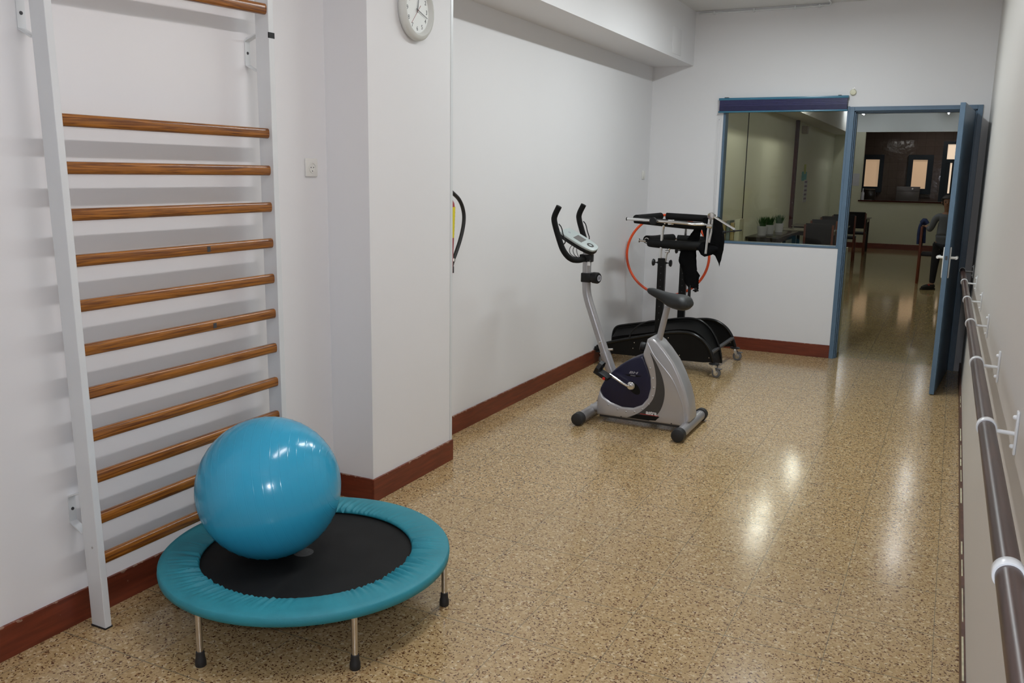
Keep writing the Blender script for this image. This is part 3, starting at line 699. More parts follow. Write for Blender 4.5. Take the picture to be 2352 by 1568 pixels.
for x, y0, y1 in ((-2.042, 5.075, 5.545), (-1.371, 5.045, 5.60)):
    bm = B(); add_tube(bm, [(x, y0, .043), (x, y1, .043)], .034, 28); st = obj('stabiliser', bm, M['silver_tube'], bk)
    for y, s in ((y0, 1), (y1, -1)):
        bm = B(); add_lathe(bm, (x, y-s*.022, .043), (0, s, 0), [(0, .030), (.006, .040), (.055, .0425), (.057, .036)], 30); obj('end_cap', bm, M['rubber'], st)
bm = B(); add_tube(bm, [(-2.042, 5.31, .062), (-1.95, 5.31, .075)], .026, 20); obj('front_link', bm, M['silver_tube'], bk)
bm = B(); add_lathe(bm, (-1.395, YS+.02, .062), (0, -1, 0), [(0, .008), (.03, .008), (.034, .005)], 14); obj('link_bolt', bm, M['chrome'], bk)
bm = B(); add_tube(bm, [(-1.371, 5.31, .062), (-1.43, 5.31, .07)], .026, 20); obj('rear_link', bm, M['silver_tube'], bk)
bm = B(); add_tube(bm, [(-1.885, YC, .27), (-1.962, YC, .455)], .0345, 24); obj('stem_sleeve', bm, M['silver_tube'], bk)
bm = B(); add_tube(bm, [(-1.955, YC, .437), (-2.060, YC, .71), (-2.088, YC, .785), (-2.105, YC, .85), (-2.107, YC, .95), (-2.106, YC, 1.115)], .0285, 24, smooth=2); stem = obj('stem', bm, M['silver_tube'], bk)
bm = B(); add_lathe(bm, (-1.985, YC-.029, .52), (0, -1, 0), [(0, .008), (.004, .0075), (.006, .0)], 14); obj('bolt', bm, M['chrome'], stem)
bm = B(); add_tube(bm, [(-1.945, YC, .470), (-1.905, YC, .475)], .007, 12); obj('pull_pin', bm, M['chrome'], stem)
bm = B(); add_box(bm, (-2.092, YC-.0295, 1.015), (-2.074, YC-.0225, 1.052)); obj('sticker', bm, M['letter'], stem, False)
bm = B(); add_box(bm, (-2.134, YC-.036, .905), (-2.066, YC+.036, .966), .006); add_lathe(bm, (-2.068, YC, .936), (1, -.28, 0), [(0, .02), (.012, .036), (.045, .037), (.052, .033), (.054, 0)], 30); obj('tension_knob', bm, M['black_plastic'], bk)
bm = B(); add_lathe(bm, (-2.013, YC-.0148, .936), (1, -.28, 0), [(0, .02), (.0008, .02), (.0008, .012), (.0, .012)], 24); obj('knob_ring', bm, M['grey_print'], stem)
# handlebar
for s in (-1, 1):
    bm = B(); Y = lambda d: YC + s*d
    add_tube(bm, [(-2.115, Y(0), 1.060), (-2.125, Y(.09), 1.050), (-2.150, Y(.175), 1.062), (-2.190, Y(.205), 1.115), (-2.222, Y(.205), 1.195), (-2.258, Y(.205), 1.300), (-2.256, Y(.205), 1.335), (-2.225, Y(.205), 1.395)], .0185, 18, smooth=2)
    hb = obj('handlebar', bm, M['black_foam'], bk)
    bm = B(); add_tube(bm, [(-2.222, Y(.205)-.004, 1.285), (-2.203, Y(.205)-.004, 1.265), (-2.190, Y(.205)-.004, 1.215), (-2.172, Y(.205)-.004, 1.175), (-2.185, Y(.205)-.002, 1.160)], .0038, 8, smooth=1); obj('pulse_sensor_wire', bm, M['black_plastic'], hb)
bm = B(); add_box(bm, (-2.150, YC-.03, 1.035), (-2.070, YC+.03, 1.085), .006); obj('handlebar_clamp', bm, M['black_plastic'], bk)
bm = B()
for d in (0, .012, .024): add_tube(bm, [(-2.175+d, YC-.03, 1.165-d), (-2.215+d*2.2, YC-.06, 1.12), (-2.19+d*2, YC-.07, 1.075), (-2.135, YC-.045, 1.06)], .0022, 6, smooth=2)
obj('cable_loop', bm, M['black_plastic'], bk)
# console
p0 = Vector((-2.278, YC, 1.236)); dv = Vector((-2.048, YC, 1.118)) - p0; Lc = dv.length; ex_ = dv.normalized(); ez_ = Vector((-ex_.z, 0, ex_.x)); ey_ = (Vector((0, 1, 0)) + Vector((-dv.normalized().z, 0, dv.normalized().x))*.20).normalized(); ez_ = ex_.cross(ey_).normalized()
CM = basis(p0, ex_, ey_, ez_)
out = smooth_poly([(0, -.056), (0, .056), (.03, .070), (.17, .075), (.235, .062), (Lc+.004, .034), (Lc+.006, -.034), (.235, -.062), (.17, -.075), (.03, -.070)], 1)
bm = B(); add_prism(bm, out, 'z', -.034, -.004, .010, 2); bm.transform(CM); obj('console_base', bm, M['black_plastic'], bk)
bm = B(); add_prism(bm, [(a, b_*.985) for a, b_ in out], 'z', -.010, .006, .006, 2); bm.transform(CM); cs = obj('console', bm, M['console'], bk)
bm = B(); add_box(bm, (.095, -.036, .005), (.160, .036, .0072), .0004, 1, CM); obj('screen', bm, M['lcd'], cs, False)
bm = B(); add_lathe(bm, CM @ Vector((.212, 0, .0055)), ez_, [(0, .024), (.0018, .024), (.0018, .012), (.0, .012)], 32); obj('button_ring', bm, M['charcoal'], cs)
bm = B(); add_lathe(bm, CM @ Vector((.212, 0, .0055)), ez_, [(0, .010), (.002, .010), (.0024, 0)], 24); obj('button', bm, M['console'], cs)
bm = B(); add_lathe(bm, CM @ Vector((.045, 0, .0052)), ez_, [(0, .010), (.0012, .010)], 24); obj('badge', bm, M['grey_print'], cs)
# saddle
bm = B(); secs = [(-1.690, .010, .890, .872), (-1.680, .020, .896, .860), (-1.655, .026, .897, .845), (-1.62, .031, .891, .828), (-1.585, .038, .882, .808), (-1.55, .052, .875, .786), (-1.51, .074, .870, .774), (-1.47, .092, .868, .768), (-1.44, .096, .862, .768), (-1.418, .088, .846, .776), (-1.405, .062, .826, .792)]
n = 28; rr_ = []
for x, w, zt, zb_ in secs:
    row = []
    for k in range(n):
        a = 2*PI*k/n; c, s_ = math.cos(a), math.sin(a); zc = zb_ + (zt-zb_)*.55
        yv = math.copysign(abs(c)**.75, c)*w; zv = zc + (math.copysign(abs(s_)**.8, s_))*((zt-zc) if s_ > 0 else (zc-zb_)*(.9))
        row.append(bm.verts.new((x, YC+yv, zv)))
    rr_.append(row)
for p, q in zip(rr_, rr_[1:]):
    for k in range(n): bm.faces.new((p[k], p[(k+1) % n], q[(k+1) % n], q[k]))
bm.faces.new(rr_[0][::-1]); bm.faces.new(rr_[-1])
sd = obj('saddle', bm, M['saddle'], bk, angle=80)
obj('saddle_mark', text_bm('S', .022, basis((-1.4095, YC-.050, .812), (.5, .866, 0), (0, 0, 1), (.866, -.5, 0)), .0015, bold=.001), M['letter'], sd)
bm = B(); add_tube(bm, [(-1.606, YC, .53), (-1.5545, YC, .785)], .0195, 24); obj('seat_post', bm, M['silver_tube'], bk)
bm = B(); add_lathe(bm, (-1.645, YC-.02, .515), (-1, -.1, .1), [(0, .010), (.03, .010), (.031, .026), (.036, .030), (.062, .030), (.066, .025), (.067, 0)], 26); obj('seat_knob', bm, M['black_plastic'], bk)
# crank and pedals
for s in (-1, 1):
    y1 = YC + s*(HW+.012); y2 = YC + s*(HW+.035)
    if s < 0: tip = Vector((-1.878, y2, .334))
    else: tip = Vector((-1.612, y2, .20))
    bm = B(); add_lathe(bm, (-1.745, YC+s*(HW-.012), .268), (0, s, 0), [(0, .026), (.012, .026), (.016, .022), (.022, .022), (.024, .014), (.040, .014), (.042, 0)], 30); hub = obj('crank_hub', bm, M['chrome'], bk)
    bm = B(); add_tube(bm, [(-1.745, y1+s*.006, .268), (-1.765, y2, .276) if s < 0 else (-1.73, y2, .26), tip], .0085, 14, smooth=1); obj('crank_arm', bm, M['chrome'], hub)
    px_, pz_ = (-1.905, .345) if s < 0 else (-1.612, .20)
    tilt = Matrix.Translation((px_, y2+s*.055, pz_)) @ Matrix.Rotation(math.radians(28), 4, 'Y')
    bm = B(); add_box(bm, (-.052, -.045, -.013), (.052, .045, .013), .005, 2, tilt); pd = obj('pedal', bm, M['black_plastic'], bk)
    bm = B(); add_lathe(bm, tilt @ Vector((.030, -s*0-.0455 if s < 0 else .0455, -.004)), (0, s, 0), [(0, .010), (.002, .009), (.003, 0)], 16); obj('reflector', bm, M['red'], pd)
    bm = B()
    pts = [tilt @ Vector((-.050+.0*i, y_, z_)) for i, (y_, z_) in enumerate([(-.045, 0), (-.052, .03), (-.035, .062), (0, .072), (.035, .062), (.052, .03), (.045, 0)])]
    q = [(p + (tilt.to_3x3() @ Vector((.024, 0, 0)))) for p in pts]
    va_ = [bm.verts.new(p) for p in pts]; vb_ = [bm.verts.new(p) for p in q]
    for i in range(6): bm.faces.new((va_[i], va_[i+1], vb_[i+1], vb_[i]))
    bmesh.ops.solidify(bm, geom=bm.faces[:], thickness=.004); obj('strap', bm, M['black_plastic'], pd, False)
bm = B(); add_lathe(bm, (-1.725, YN+.001, .255), (0, -1, 0), [(0, .042), (.0012, .042), (.0012, .0)], 32)
for v in bm.verts: v.co.x = -1.725 + (v.co.x+1.725)*.85; v.co.x -= (v.co.z-.255)*.5
obj('crank_recess', bm, M['black_panel'], bk)

# ------------------------------------------------------------------ gait trainer
gt = thing('gait_trainer', 'black and chrome standing frame on castors with curved side panels and padded rings', 'standing frame', (-2.0, 7.28, 0))
def side_tube(y, m='black_paint', zo=0.0):
    pts = [(-2.62, y, .150+zo), (-2.52, y, .193+zo), (-2.317, y, .250+zo), (-2.05, y, .318+zo), (-1.93, y, .340+zo), (-1.85, y, .345+zo), (-1.775, y, .330+zo), (-1.70, y, .286+zo), (-1.650, y, .222+zo), (-1.622, y, .15+zo), (-1.612, y, .112+zo)]
    return pts
for y in (6.90, 7.66):
    pts = side_tube(y); bm = B(); add_tube(bm, pts, .0135, 14, smooth=2); sf = obj('side_tube', bm, M['black_paint'], gt)
    pl = smooth_open([(p[0], p[2]-.006) for p in pts[:-1]], 1) + [(-1.628, .120), (-1.70, .112), (-2.2, .102), (-2.61, .100)]
    bm = B(); add_prism(bm, pl, 'y', y-.003+.006, y+.003+.006); pn = obj('side_panel', bm, M['black_panel'], gt, False)
    for x, z in ((-2.53, .160), (-2.29, .215), (-2.30, .166), (-2.0, .285), (-1.90, .150), (-1.655, .155)):
        bm = B(); add_lathe(bm, (x, y+.003, z), (0, -1, 0), [(0, .0045), (.002, .004), (.0028, 0)], 10); obj('screw', bm, M['chrome'], pn)
# taller wheel guard inside the near side
gy = 7.13
gp = smooth_open([(-2.565, .10), (-2.567, .23), (-2.545, .29), (-2.49, .312), (-2.213, .366), (-1.97, .420), (-1.87, .428), (-1.79, .415), (-1.705, .35), (-1.645, .245), (-1.612, .15), (-1.606, .075)], 2)
bm = B(); add_prism(bm, gp + [(-2.3, .085)], 'y', gy-.004, gy+.004); obj('wheel_guard', bm, M['black_panel'], gt, False)
bm = B(); add_tube(bm, [(a, gy, b_) for a, b_ in gp], .0095, 12); obj('guard_edge', bm, M['black_paint'], gt)
bm = B(); v0 = [(a, b_-.02) for a, b_ in gp if a > -2.53][:-4]
# curved mudguard between the side panel and the guard
A_ = [bm.verts.new((a, 7.0, b_-.055)) for a, b_ in v0]; B_ = [bm.verts.new((a, gy-.004, b_)) for a, b_ in v0]
for i in range(len(v0)-1): bm.faces.new((A_[i], A_[i+1], B_[i+1], B_[i]))
bmesh.ops.solidify(bm, geom=bm.faces[:], thickness=.004); obj('mudguard', bm, M['black_panel'], gt)
bm = B(); add_box(bm, (-1.655, 6.905, .186), (-1.625, 7.655, .206), .003); obj('front_crossbar', bm, M['darkbar'], gt, False)
bm = B(); add_box(bm, (-2.60, 6.905, .130), (-2.57, 7.655, .150), .003); obj('rear_crossbar', bm, M['darkbar'], gt, False)
bm = B(); add_box(bm, (-2.64, 6.885, .118), (-2.60, 6.93, .15), .004); add_box(bm, (-2.64, 7.63, .118), (-2.60, 7.675, .15), .004); obj('tube_plug', bm, M['black_plastic'], gt)
bm = B(); add_box(bm, (-2.13, 6.905, .27), (-2.07, 7.655, .30), .003); obj('column_crossbar', bm, M['black_paint'], gt, False)
def castor(x, y, front, rot):
    bm = B(); add_lathe(bm, (x, y, .106), (0, 0, 1), [(0, .040), (.004, .044), (.008, .040), (.012, .02), (.014, .014)], 26); c = obj('castor', bm, M['black_plastic'], gt)
    R_ = Matrix.Translation((x, y, 0)) @ Matrix.Rotation(rot, 4, 'Z')
    bm = B(); add_lathe(bm, (x, y, .090), (0, 0, 1), [(0, .013), (.016, .013)], 16)
    for s in (-1, 1): add_prism(bm, [(-.012, .094), (.016, .094), (.034, .048), (.030, .034), (.018, .034)], 'y', s*.016-.0015, s*.016+.0015)
    for v in bm.verts:
        if (v.co - Vector((x, y, .098))).length > .03: v.co = R_ @ v.co
    obj('castor_fork', bm, M['chrome'], c, False)
    cc = R_ @ Vector((.024, 0, .040)); d = R_.to_3x3() @ Vector((0, 1, 0))
    bm = B(); add_lathe(bm, cc - d*.011, d, [(0, .026), (0, .034), (.003, .0385), (.011, .040), (.019, .0385), (.022, .034), (.022, .026)], 30); obj('castor_wheel', bm, M['grey_rubber'], c)
    bm = B(); add_lathe(bm, cc - d*.0125, d, [(0, .010), (.002, .026), (.023, .026), (.025, .010)], 24); obj('castor_hub', bm, M['steel'], c)
    if front: 
        bm = B(); add_box(bm, (.02, -.014, .072), (.068, .014, .080), .003, 2, R_); obj('brake_lever', bm, M['grey_rubber'], c)
castor(-1.610, 6.90, True, math.radians(-20)); castor(-1.612, 7.66, True, math.radians(-5)); castor(-2.585, 6.90, False, math.radians(60)); castor(-2.585, 7.66, False, math.radians(60))
# columns
cols = []
for y, x, zt in ((6.98, -2.108, .928), (7.58, -2.090, .985)):
    bm = B(); add_box(bm, (x-.031, y-.022, .29), (x+.031, y+.022, zt), .004); c = obj('column', bm, M['black_panel'], gt, False); cols.append(c)
    bm = B()
    for i in range(9): add_lathe(bm, (x, y-.022, .42+.055*i), (0, -1, 0), [(0, .004), (.0005, .004)], 10)
    obj('pin_hole', bm, M['ink'], c)
    for s in (-1, 1):
        kz = zt - .038
        bm = B(); add_lathe(bm, (x+s*.031, y, kz), (s, 0, .0), [(0, .008), (.012, .008), (.012, .0045), (.028, .0045), (.028, .012), (.032, .024), (.044, .030), (.050, .024), (.053, .01), (.0535, 0)], 24); obj('column_knob', bm, M['black_plastic'], c)
# chrome risers
bm = B(); add_tube(bm, [(-2.124, 6.98, .90), (-2.120, 6.98, 1.10), (-2.112, 6.98, 1.19), (-2.085, 6.96, 1.225), (-2.04, 6.945, 1.232)], .0125, 16, smooth=2); r1 = obj('riser', bm, M['chrome'], gt)
bm = B(); add_tube(bm, [(-2.090, 7.58, .95), (-2.090, 7.58, 1.19), (-2.085, 7.56, 1.225)], .012, 16, smooth=1); obj('riser', bm, M['chrome'], gt)
bm = B(); add_tube(bm, [(-2.082, 6.98, .90), (-2.078, 6.98, .955), (-2.060, 6.985, 1.0), (-2.035, 6.99, 1.03)], .0115, 16, smooth=2); add_lathe(bm, (-2.066, 6.972, .985), (1, -.3, 0), [(-.02, .006), (-.018, .010), (.018, .010), (.02, .006)], 12); obj('ring_support', bm, M['chrome'], gt)
# padded rings: rounded rectangles open nowhere, cut foam sleeves
def rring(x0, x1, y0, y1, z, rc, dz=0.0):
    p = []
    for cx, cy, a0 in ((x1-rc, y1-rc, 0), (x0+rc, y1-rc, 90), (x0+rc, y0+rc, 180), (x1-rc, y0+rc, 270)):
        for i in range(8):
            a = math.radians(a0+90*i/7); p.append((cx+rc*math.cos(a), cy+rc*math.sin(a), z+dz*(cx+rc*math.cos(a)-x0)))
    return p
def ring_part(name, pts, r, m, tube_from, tube_to):
    bm = B(); add_tube(bm, pts[tube_from:tube_to], r, 18); return obj(name, bm, m, gt)
bm = B(); pts = rring(-2.245, -1.775, 7.0, 7.52, 1.052, .085); add_loop(bm, pts, .012, 12); obj('lower_ring_tube', bm, M['chrome'], gt)
lp = pts[16:] + pts[:16]
# near side sleeve, far side sleeve, short left sleeve
bm = B(); add_tube(bm, [(-2.235, 7.0, 1.048), (-2.215, 6.995, 1.046), (-2.0, 6.99, 1.040), (-1.86, 6.995, 1.038), (-1.80, 7.03, 1.042), (-1.775, 7.12, 1.05)], [.030, .036, .037, .037, .036, .034], 20, smooth=2); obj('foam_sleeve', bm, M['black_foam'], gt)
bm = B(); add_tube(bm, [(-2.14, 7.52, 1.055), (-1.90, 7.52, 1.052), (-1.80, 7.50, 1.05)], .032, 18, smooth=1); obj('foam_sleeve', bm, M['black_foam'], gt)
bm = B(); add_tube(bm, [(-2.262, 7.03, 1.070), (-2.25, 7.20, 1.060), (-2.235, 7.36, 1.060), (-2.18, 7.50, 1.060)], .034, 18, smooth=1); obj('foam_sleeve', bm, M['black_foam'], gt)
bm = B(); add_lathe(bm, (-2.262, 7.03, 1.064), (-.15, -1, 0), [(-.005, .022), (.006, .022), (.006, .016), (-.002, .016)], 20); add_tube(bm, [(-2.262, 7.0, 1.058), (-2.312, 6.99, 1.062)], .008, 12); add_lathe(bm, (-2.312, 6.99, 1.062), (-1, 0, 0), [(0, .017), (.006, .017), (.008, 0)], 18); obj('ring_end_pin', bm, M['steel'], gt)
# upper frame
bm = B(); add_tube(bm, [(-2.405, 6.93, 1.238), (-2.30, 6.93, 1.236), (-1.93, 6.93, 1.222), (-1.86, 6.945, 1.214), (-1.80, 6.97, 1.214), (-1.73, 7.02, 1.216)], .0125, 16, smooth=2); add_box(bm, (-2.06, 6.925, 1.205), (-2.01, 6.955, 1.245), .004); obj('upper_rail', bm, M['chrome'], gt)
bm = B(); add_lathe(bm, (-2.405, 6.93, 1.238), (-1, 0, 0), [(0, .0135), (.008, .0135), (.010, .008)], 16); obj('rail_cap', bm, M['black_plastic'], gt)
bm = B(); add_lathe(bm, (-2.172, 6.918, 1.232), (0, -1, 0), [(0, .010), (.012, .010), (.013, .026), (.018, .030), (.034, .030), (.038, .026), (.039, 0)], 26); obj('rail_knob', bm, M['black_plastic'], gt)
bm = B(); add_tube(bm, [(-2.36, 6.99, 1.232), (-2.1, 6.985, 1.215), (-1.85, 6.99, 1.200), (-1.76, 7.03, 1.20)], [.030, .031, .031, .028], 18, smooth=2); obj('upper_foam_sleeve', bm, M['black_foam'], gt)
bm = B(); add_tube(bm, [(-2.355, 7.01, 1.240), (-2.335, 7.25, 1.240), (-2.28, 7.44, 1.246)], .031, 18, smooth=1); obj('upper_foam_sleeve', bm, M['black_foam'], gt)
bm = B(); add_tube(bm, [(-2.245, 7.50, 1.245), (-1.95, 7.50, 1.238), (-1.82, 7.45, 1.235), (-1.75, 7.30, 1.235)], .031, 18, smooth=2); obj('upper_foam_sleeve', bm, M['black_foam'], gt)
# clamp with T bar handle
bm = B(); add_lathe(bm, (-1.722, 6.985, 1.285), (0, -1, 0), [(0, .010), (0, .025), (.004, .028), (.028, .028), (.032, .025), (.033, 0)], 28); add_tube(bm, [(-1.722, 6.98, 1.275), (-1.690, 6.98, 1.287)], .014, 14); obj('clamp', bm, M['chrome'], gt)
bm = B(); add_tube(bm, [(-1.695, 6.97, 1.278), (-1.520, 6.93, 1.188)], .0095, 14); obj('handle_arm', bm, M['chrome'], gt)
bm = B(); add_tube(bm, [(-1.600, 6.92, 1.166), (-1.465, 6.93, 1.186)], .0055, 10); add_sphere(bm, (-1.600, 6.92, 1.166), .0135, n=16, m=10); add_lathe(bm, (-1.525, 6.926, 1.177), (1, .05, .12), [(-.008, .009), (.008, .009)], 12); obj('handle_grip', bm, M['black_plastic'], gt)
bm = B(); add_tube(bm, [(-1.735, 6.97, 1.26), (-1.740, 6.97, 1.14), (-1.748, 6.97, .985)], .0115, 14); add_tube(bm, [(-1.712, 6.975, 1.26), (-1.715, 6.975, 1.16), (-1.728, 6.975, 1.075)], .009, 12); add_lathe(bm, (-1.738, 6.97, 1.205), (1, 0, 0), [(-.012, .020), (.03, .020)], 14); obj('side_post', bm, M['chrome'], gt)
# black harness hanging from the right side
def drape(name, cols_, thick=.006, parent=None, seedv=1):
    """cols_: list of columns, each a list of (x,y,z) from top to bottom"""
    random.seed(seedv); bm = B(); g = []
    for ci, c in enumerate(cols_):
        c = smooth_open(c, 3); n_ = 24
        c = [c[round(i*(len(c)-1)/(n_-1))] for i in range(n_)] if len(c) >= n_ else [tuple(Vector(c[int(i*(len(c)-1)/(n_-1)*.9999)]).lerp(Vector(c[int(i*(len(c)-1)/(n_-1)*.9999)+1]), (i*(len(c)-1)/(n_-1)*.9999) % 1)) for i in range(n_)]
        g.append([bm.verts.new((x+random.uniform(-.002, .002), y+.010*math.sin(ci*2.1+i*.35), z)) for i, (x, y, z) in enumerate(c)])
    for a, b_ in zip(g, g[1:]):
        for i in range(len(a)-1): bm.faces.new((a[i], a[i+1], b_[i+1], b_[i]))
    bmesh.ops.solidify(bm, geom=bm.faces[:], thickness=thick)
    o = obj(name, bm, M['cloth'], parent, angle=80); return o
hn = thing('harness', 'black cloth support harness hanging from the padded rings of the standing frame', 'harness', (-1.72, 7.1, 1.25))
drape('vest', [[(-1.80, 7.02, 1.262), (-1.79, 7.0, 1.23), (-1.80, 7.0, 1.17), (-1.755, 7.0, 1.07)], [(-1.76, 7.0, 1.275), (-1.75, 6.99, 1.22), (-1.755, 6.99, 1.12), (-1.745, 6.99, 1.00)], [(-1.71, 7.02, 1.275), (-1.70, 7.02, 1.22), (-1.71, 7.02, 1.10), (-1.715, 7.02, .985)], [(-1.693, 7.05, 1.26), (-1.683, 7.05, 1.20), (-1.683, 7.05, 1.10), (-1.693, 7.05, .965)], [(-1.673, 7.10, 1.235), (-1.658, 7.10, 1.16), (-1.654, 7.10, 1.05), (-1.668, 7.10, .90)], [(-1.670, 7.16, 1.22), (-1.652, 7.16, 1.12), (-1.650, 7.16, 1.0), (-1.666, 7.12, .872)]], parent=hn, seedv=2)
drape('strap', [[(-1.86, 7.06, 1.20), (-1.88, 7.03, 1.15), (-1.925, 7.03, 1.085)], [(-1.80, 7.05, 1.20), (-1.815, 7.03, 1.14), (-1.825, 7.02, 1.07)]], parent=hn)
drape('strap', [[(-1.785, 7.04, 1.20), (-1.775, 7.03, 1.12), (-1.76, 7.03, 1.03)], [(-1.745, 7.04, 1.20), (-1.735, 7.03, 1.12), (-1.72, 7.03, 1.02)]], parent=hn, seedv=4)
drape('sling', [[(-1.83, 7.0, 1.04), (-1.83, 6.98, 1.03), (-1.815, 6.98, 1.01)], [(-1.79, 6.99, 1.07), (-1.79, 6.96, 1.02), (-1.785, 6.97, .975)], [(-1.75, 6.99, 1.06), (-1.75, 6.96, 1.01), (-1.755, 6.97, .960)], [(-1.70, 7.0, 1.06), (-1.70, 6.98, 1.02), (-1.705, 6.98, .975)], [(-1.665, 7.02, 1.04), (-1.66, 7.0, 1.02), (-1.67, 7.0, .995)]], .012, parent=hn, seedv=5)
hh = thing('hanging_harness', 'black cloth seat harness with buckled straps hanging over the rear column of the standing frame', 'harness', (-1.92, 7.02, 1.0))
drape('body', [[(-1.975, 7.05, 1.01), (-1.985, 7.04, .95), (-1.985, 7.04, .90), (-1.95, 7.04, .84), (-1.945, 7.04, .80)], [(-1.93, 7.02, 1.01), (-1.935, 7.0, .92), (-1.93, 7.0, .85), (-1.92, 7.01, .74)], [(-1.88, 7.02, 1.01), (-1.89, 7.0, .90), (-1.89, 7.0, .80), (-1.88, 7.0, .70)], [(-1.845, 7.03, 1.01), (-1.835, 7.02, .92), (-1.82, 7.02, .85), (-1.825, 7.02, .72), (-1.812, 7.01, .69)]], .014, parent=hh, seedv=7)
bm = B(); add_box(bm, (-1.832, 7.0, .665), (-1.815, 7.02, .70), .002); add_box(bm, (-1.845, 7.0, .672), (-1.80, 7.018, .684), .002); add_box(bm, (-1.885, 6.995, .60), (-1.862, 7.01, .72), .002); add_box(bm, (-1.892, 6.99, .598), (-1.855, 7.014, .618), .003); obj('buckle_strap', bm, M['black_plastic'], hh)
drape('side_flap', [[(-1.84, 7.02, .86), (-1.835, 7.02, .78), (-1.845, 7.02, .69)], [(-1.80, 7.03, .80), (-1.808, 7.03, .74), (-1.805, 7.02, .68)]], parent=hh, seedv=9)
# hoop leaning behind the standing frame
hc = Vector((-2.256, 7.62, .893)); bm = B()
hpts = []
for i in range(96):
    a = 2*PI*i/96; hpts.append(hc + Vector((.372*math.cos(a), 0.02*math.cos(a), .358*math.sin(a))))
add_loop(bm, hpts, .0115, 12); 
ho = obj('hula_hoop', bm, M['orange']); tag(ho, 'orange plastic hoop hanging behind the black standing frame', 'hoop')
bm = B(); add_tube(bm, [(-2.09, 7.02, .40), (-2.17, 6.93, .41), (-2.26, 6.90, .37), (-2.32, 6.895, .30), (-2.33, 6.89, .262)], .006, 8, smooth=2)
obj('brake_cable', bm, M['black_plastic'], gt)

# ------------------------------------------------------------------ handrail on the right wall
def rx(y): return 0.114 - 0.0025*(y-2.2)
def rz(y): return 1.047 - 0.0247*(y-2.2)
hr = thing('handrail', 'brown round handrail on white brackets along the right wall', 'handrail', (XR, 3.5, 1.0))
bm = B(); add_tube(bm, [(rx(y), y, rz(y)) for y in (-1.6, 0, 2, 4, 6, 7.62)], .0178, 32); obj('rail', bm, M['rail'], hr)
for y in (-.65, .3, 1.31, 2.21, 3.12, 4.17, 5.21, 6.42, 7.60):
    c = Vector((rx(y), y, rz(y))); bm = B()
    add_lathe(bm, c-Vector((0, .012, 0)), (0, 1, 0), [(0, .0178), (0, .0208), (.001, .0215), (.023, .0215), (.024, .0208), (.024, .0178)], 36)
    add_tube(bm, [c+Vector((.019, 0, -.006)), (XR-.004, y, c.z-.008)], .005, 12)
    add_box(bm, (XR-.006, y-.012, c.z-.055), (XR, y+.012, c.z+.045), .002)
    b_ = obj('bracket', bm, M['white_metal'], hr)
    for dz in (-.038, .030):
        bm = B(); add_lathe(bm, (XR-.006, y, c.z+dz), (-1, 0, 0), [(0, .0058), (.004, .0055), (.007, .003), (.0075, 0)], 12); obj('bolt', bm, M['white_metal'], b_)

# ------------------------------------------------------------------ far room: kitchen hatch windows
def kwin(n, x0, x1, z0, z1, fx0, fx1, fz0, fz1, m):
    t = thing('window_%d' % n, None, None, ((x0+x1)/2, 24.6, z0), kind='structure')
    bm = boxes(((fx0, 24.52, fz0), (x0, 24.6, fz1)), ((x1, 24.52, fz0), (fx1, 24.6, fz1)), ((x0, 24.52, fz0), (x1, 24.6, z0)), ((x0, 24.52, z1), (x1, 24.6, fz1)))
    obj('window_frame', bm, M['winframe'], t, False); obj('pane', boxes(((x0, 24.575, z0), (x1, 24.585, z1))), m, t, False)
kwin(2, -2.16, -1.83, 1.39, 2.07, -2.20, -1.73, 1.25, 2.19, M['outside'])
kwin(3, -1.05, -0.72, 1.36, 2.07, -1.16, -0.59, 1.23, 2.19, M['outside'])
t = thing('door_2', None, None, (0.0, 24.6, 0), kind='structure')
obj('door_frame', boxes(((-.40, 24.52, .0), (-.30, 24.6, 2.52)), ((-.30, 24.52, 2.45), (.30, 24.6, 2.52)), ((.30, 24.52, 0), (.38, 24.6, 2.52)), ((-.30, 24.53, 2.0), (.30, 24.6, 2.09)), ((-.30, 24.54, 0), (-.21, 24.6, 2.0)), ((-.165, 24.54, 0), (.30, 24.6, 2.0)), ((-.21, 24.54, 0), (-.165, 24.6, 1.26))), M['winframe'], t, False)
obj('pane', boxes(((-.30, 24.575, 2.09), (.30, 24.585, 2.45)), ((-.21, 24.575, 1.26), (-.165, 24.585, 2.0))), M['outside2'], t, False)
t = thing('dishwasher', 'grey steel kitchen appliance on the counter below the middle kitchen window', 'appliance', (-1.08, 24.2, 1.04))
obj('casing', boxes(((-1.345, 24.0, 1.04), (-.82, 24.4, 1.41)), bev=.008), M['appliance'], t); obj('lid_line', boxes(((-1.335, 23.996, 1.30), (-.83, 24.0, 1.306))), M['ink'], t, False); bm = B(); add_lathe(bm, (-.98, 24.0, 1.36), (0, -1, 0), [(0, .02), (.01, .02)], 16); obj('badge', bm, M['chrome'], t)
t = thing('kitchen_counter', 'dark kitchen counter seen through the serving hatch', 'counter', (-.7, 24.2, 0))
obj('worktop', boxes(((XL+.005, 23.9, 1.0), (-.45, 24.5, 1.04))), M['appliance'], t, False); obj('cabinet', boxes(((XL+.005, 23.95, 0), (-.46, 24.5, 1.0))), M['table'], t, False)
t = thing('coffee_machine', 'small dark machine at the left end of the serving hatch', 'machine', (-2.0, 24.1, 1.04))
obj('body', boxes(((-2.12, 24.0, 1.04), (-1.84, 24.35, 1.33)), bev=.01), M['table'], t); obj('drip_tray', boxes(((-2.10, 23.92, 1.04), (-1.88, 24.0, 1.065))), M['steel'], t)
bm = B(); add_lathe(bm, (-1.95, 22.12, HZ0), (0, 0, 1), [(0, .035), (.16, .035), (.20, .012), (.26, .012), (.27, 0)], 20)
tag(obj('bottle', bm, M['pot']), 'pale bottle standing at the left corner of the serving hatch', 'bottle')

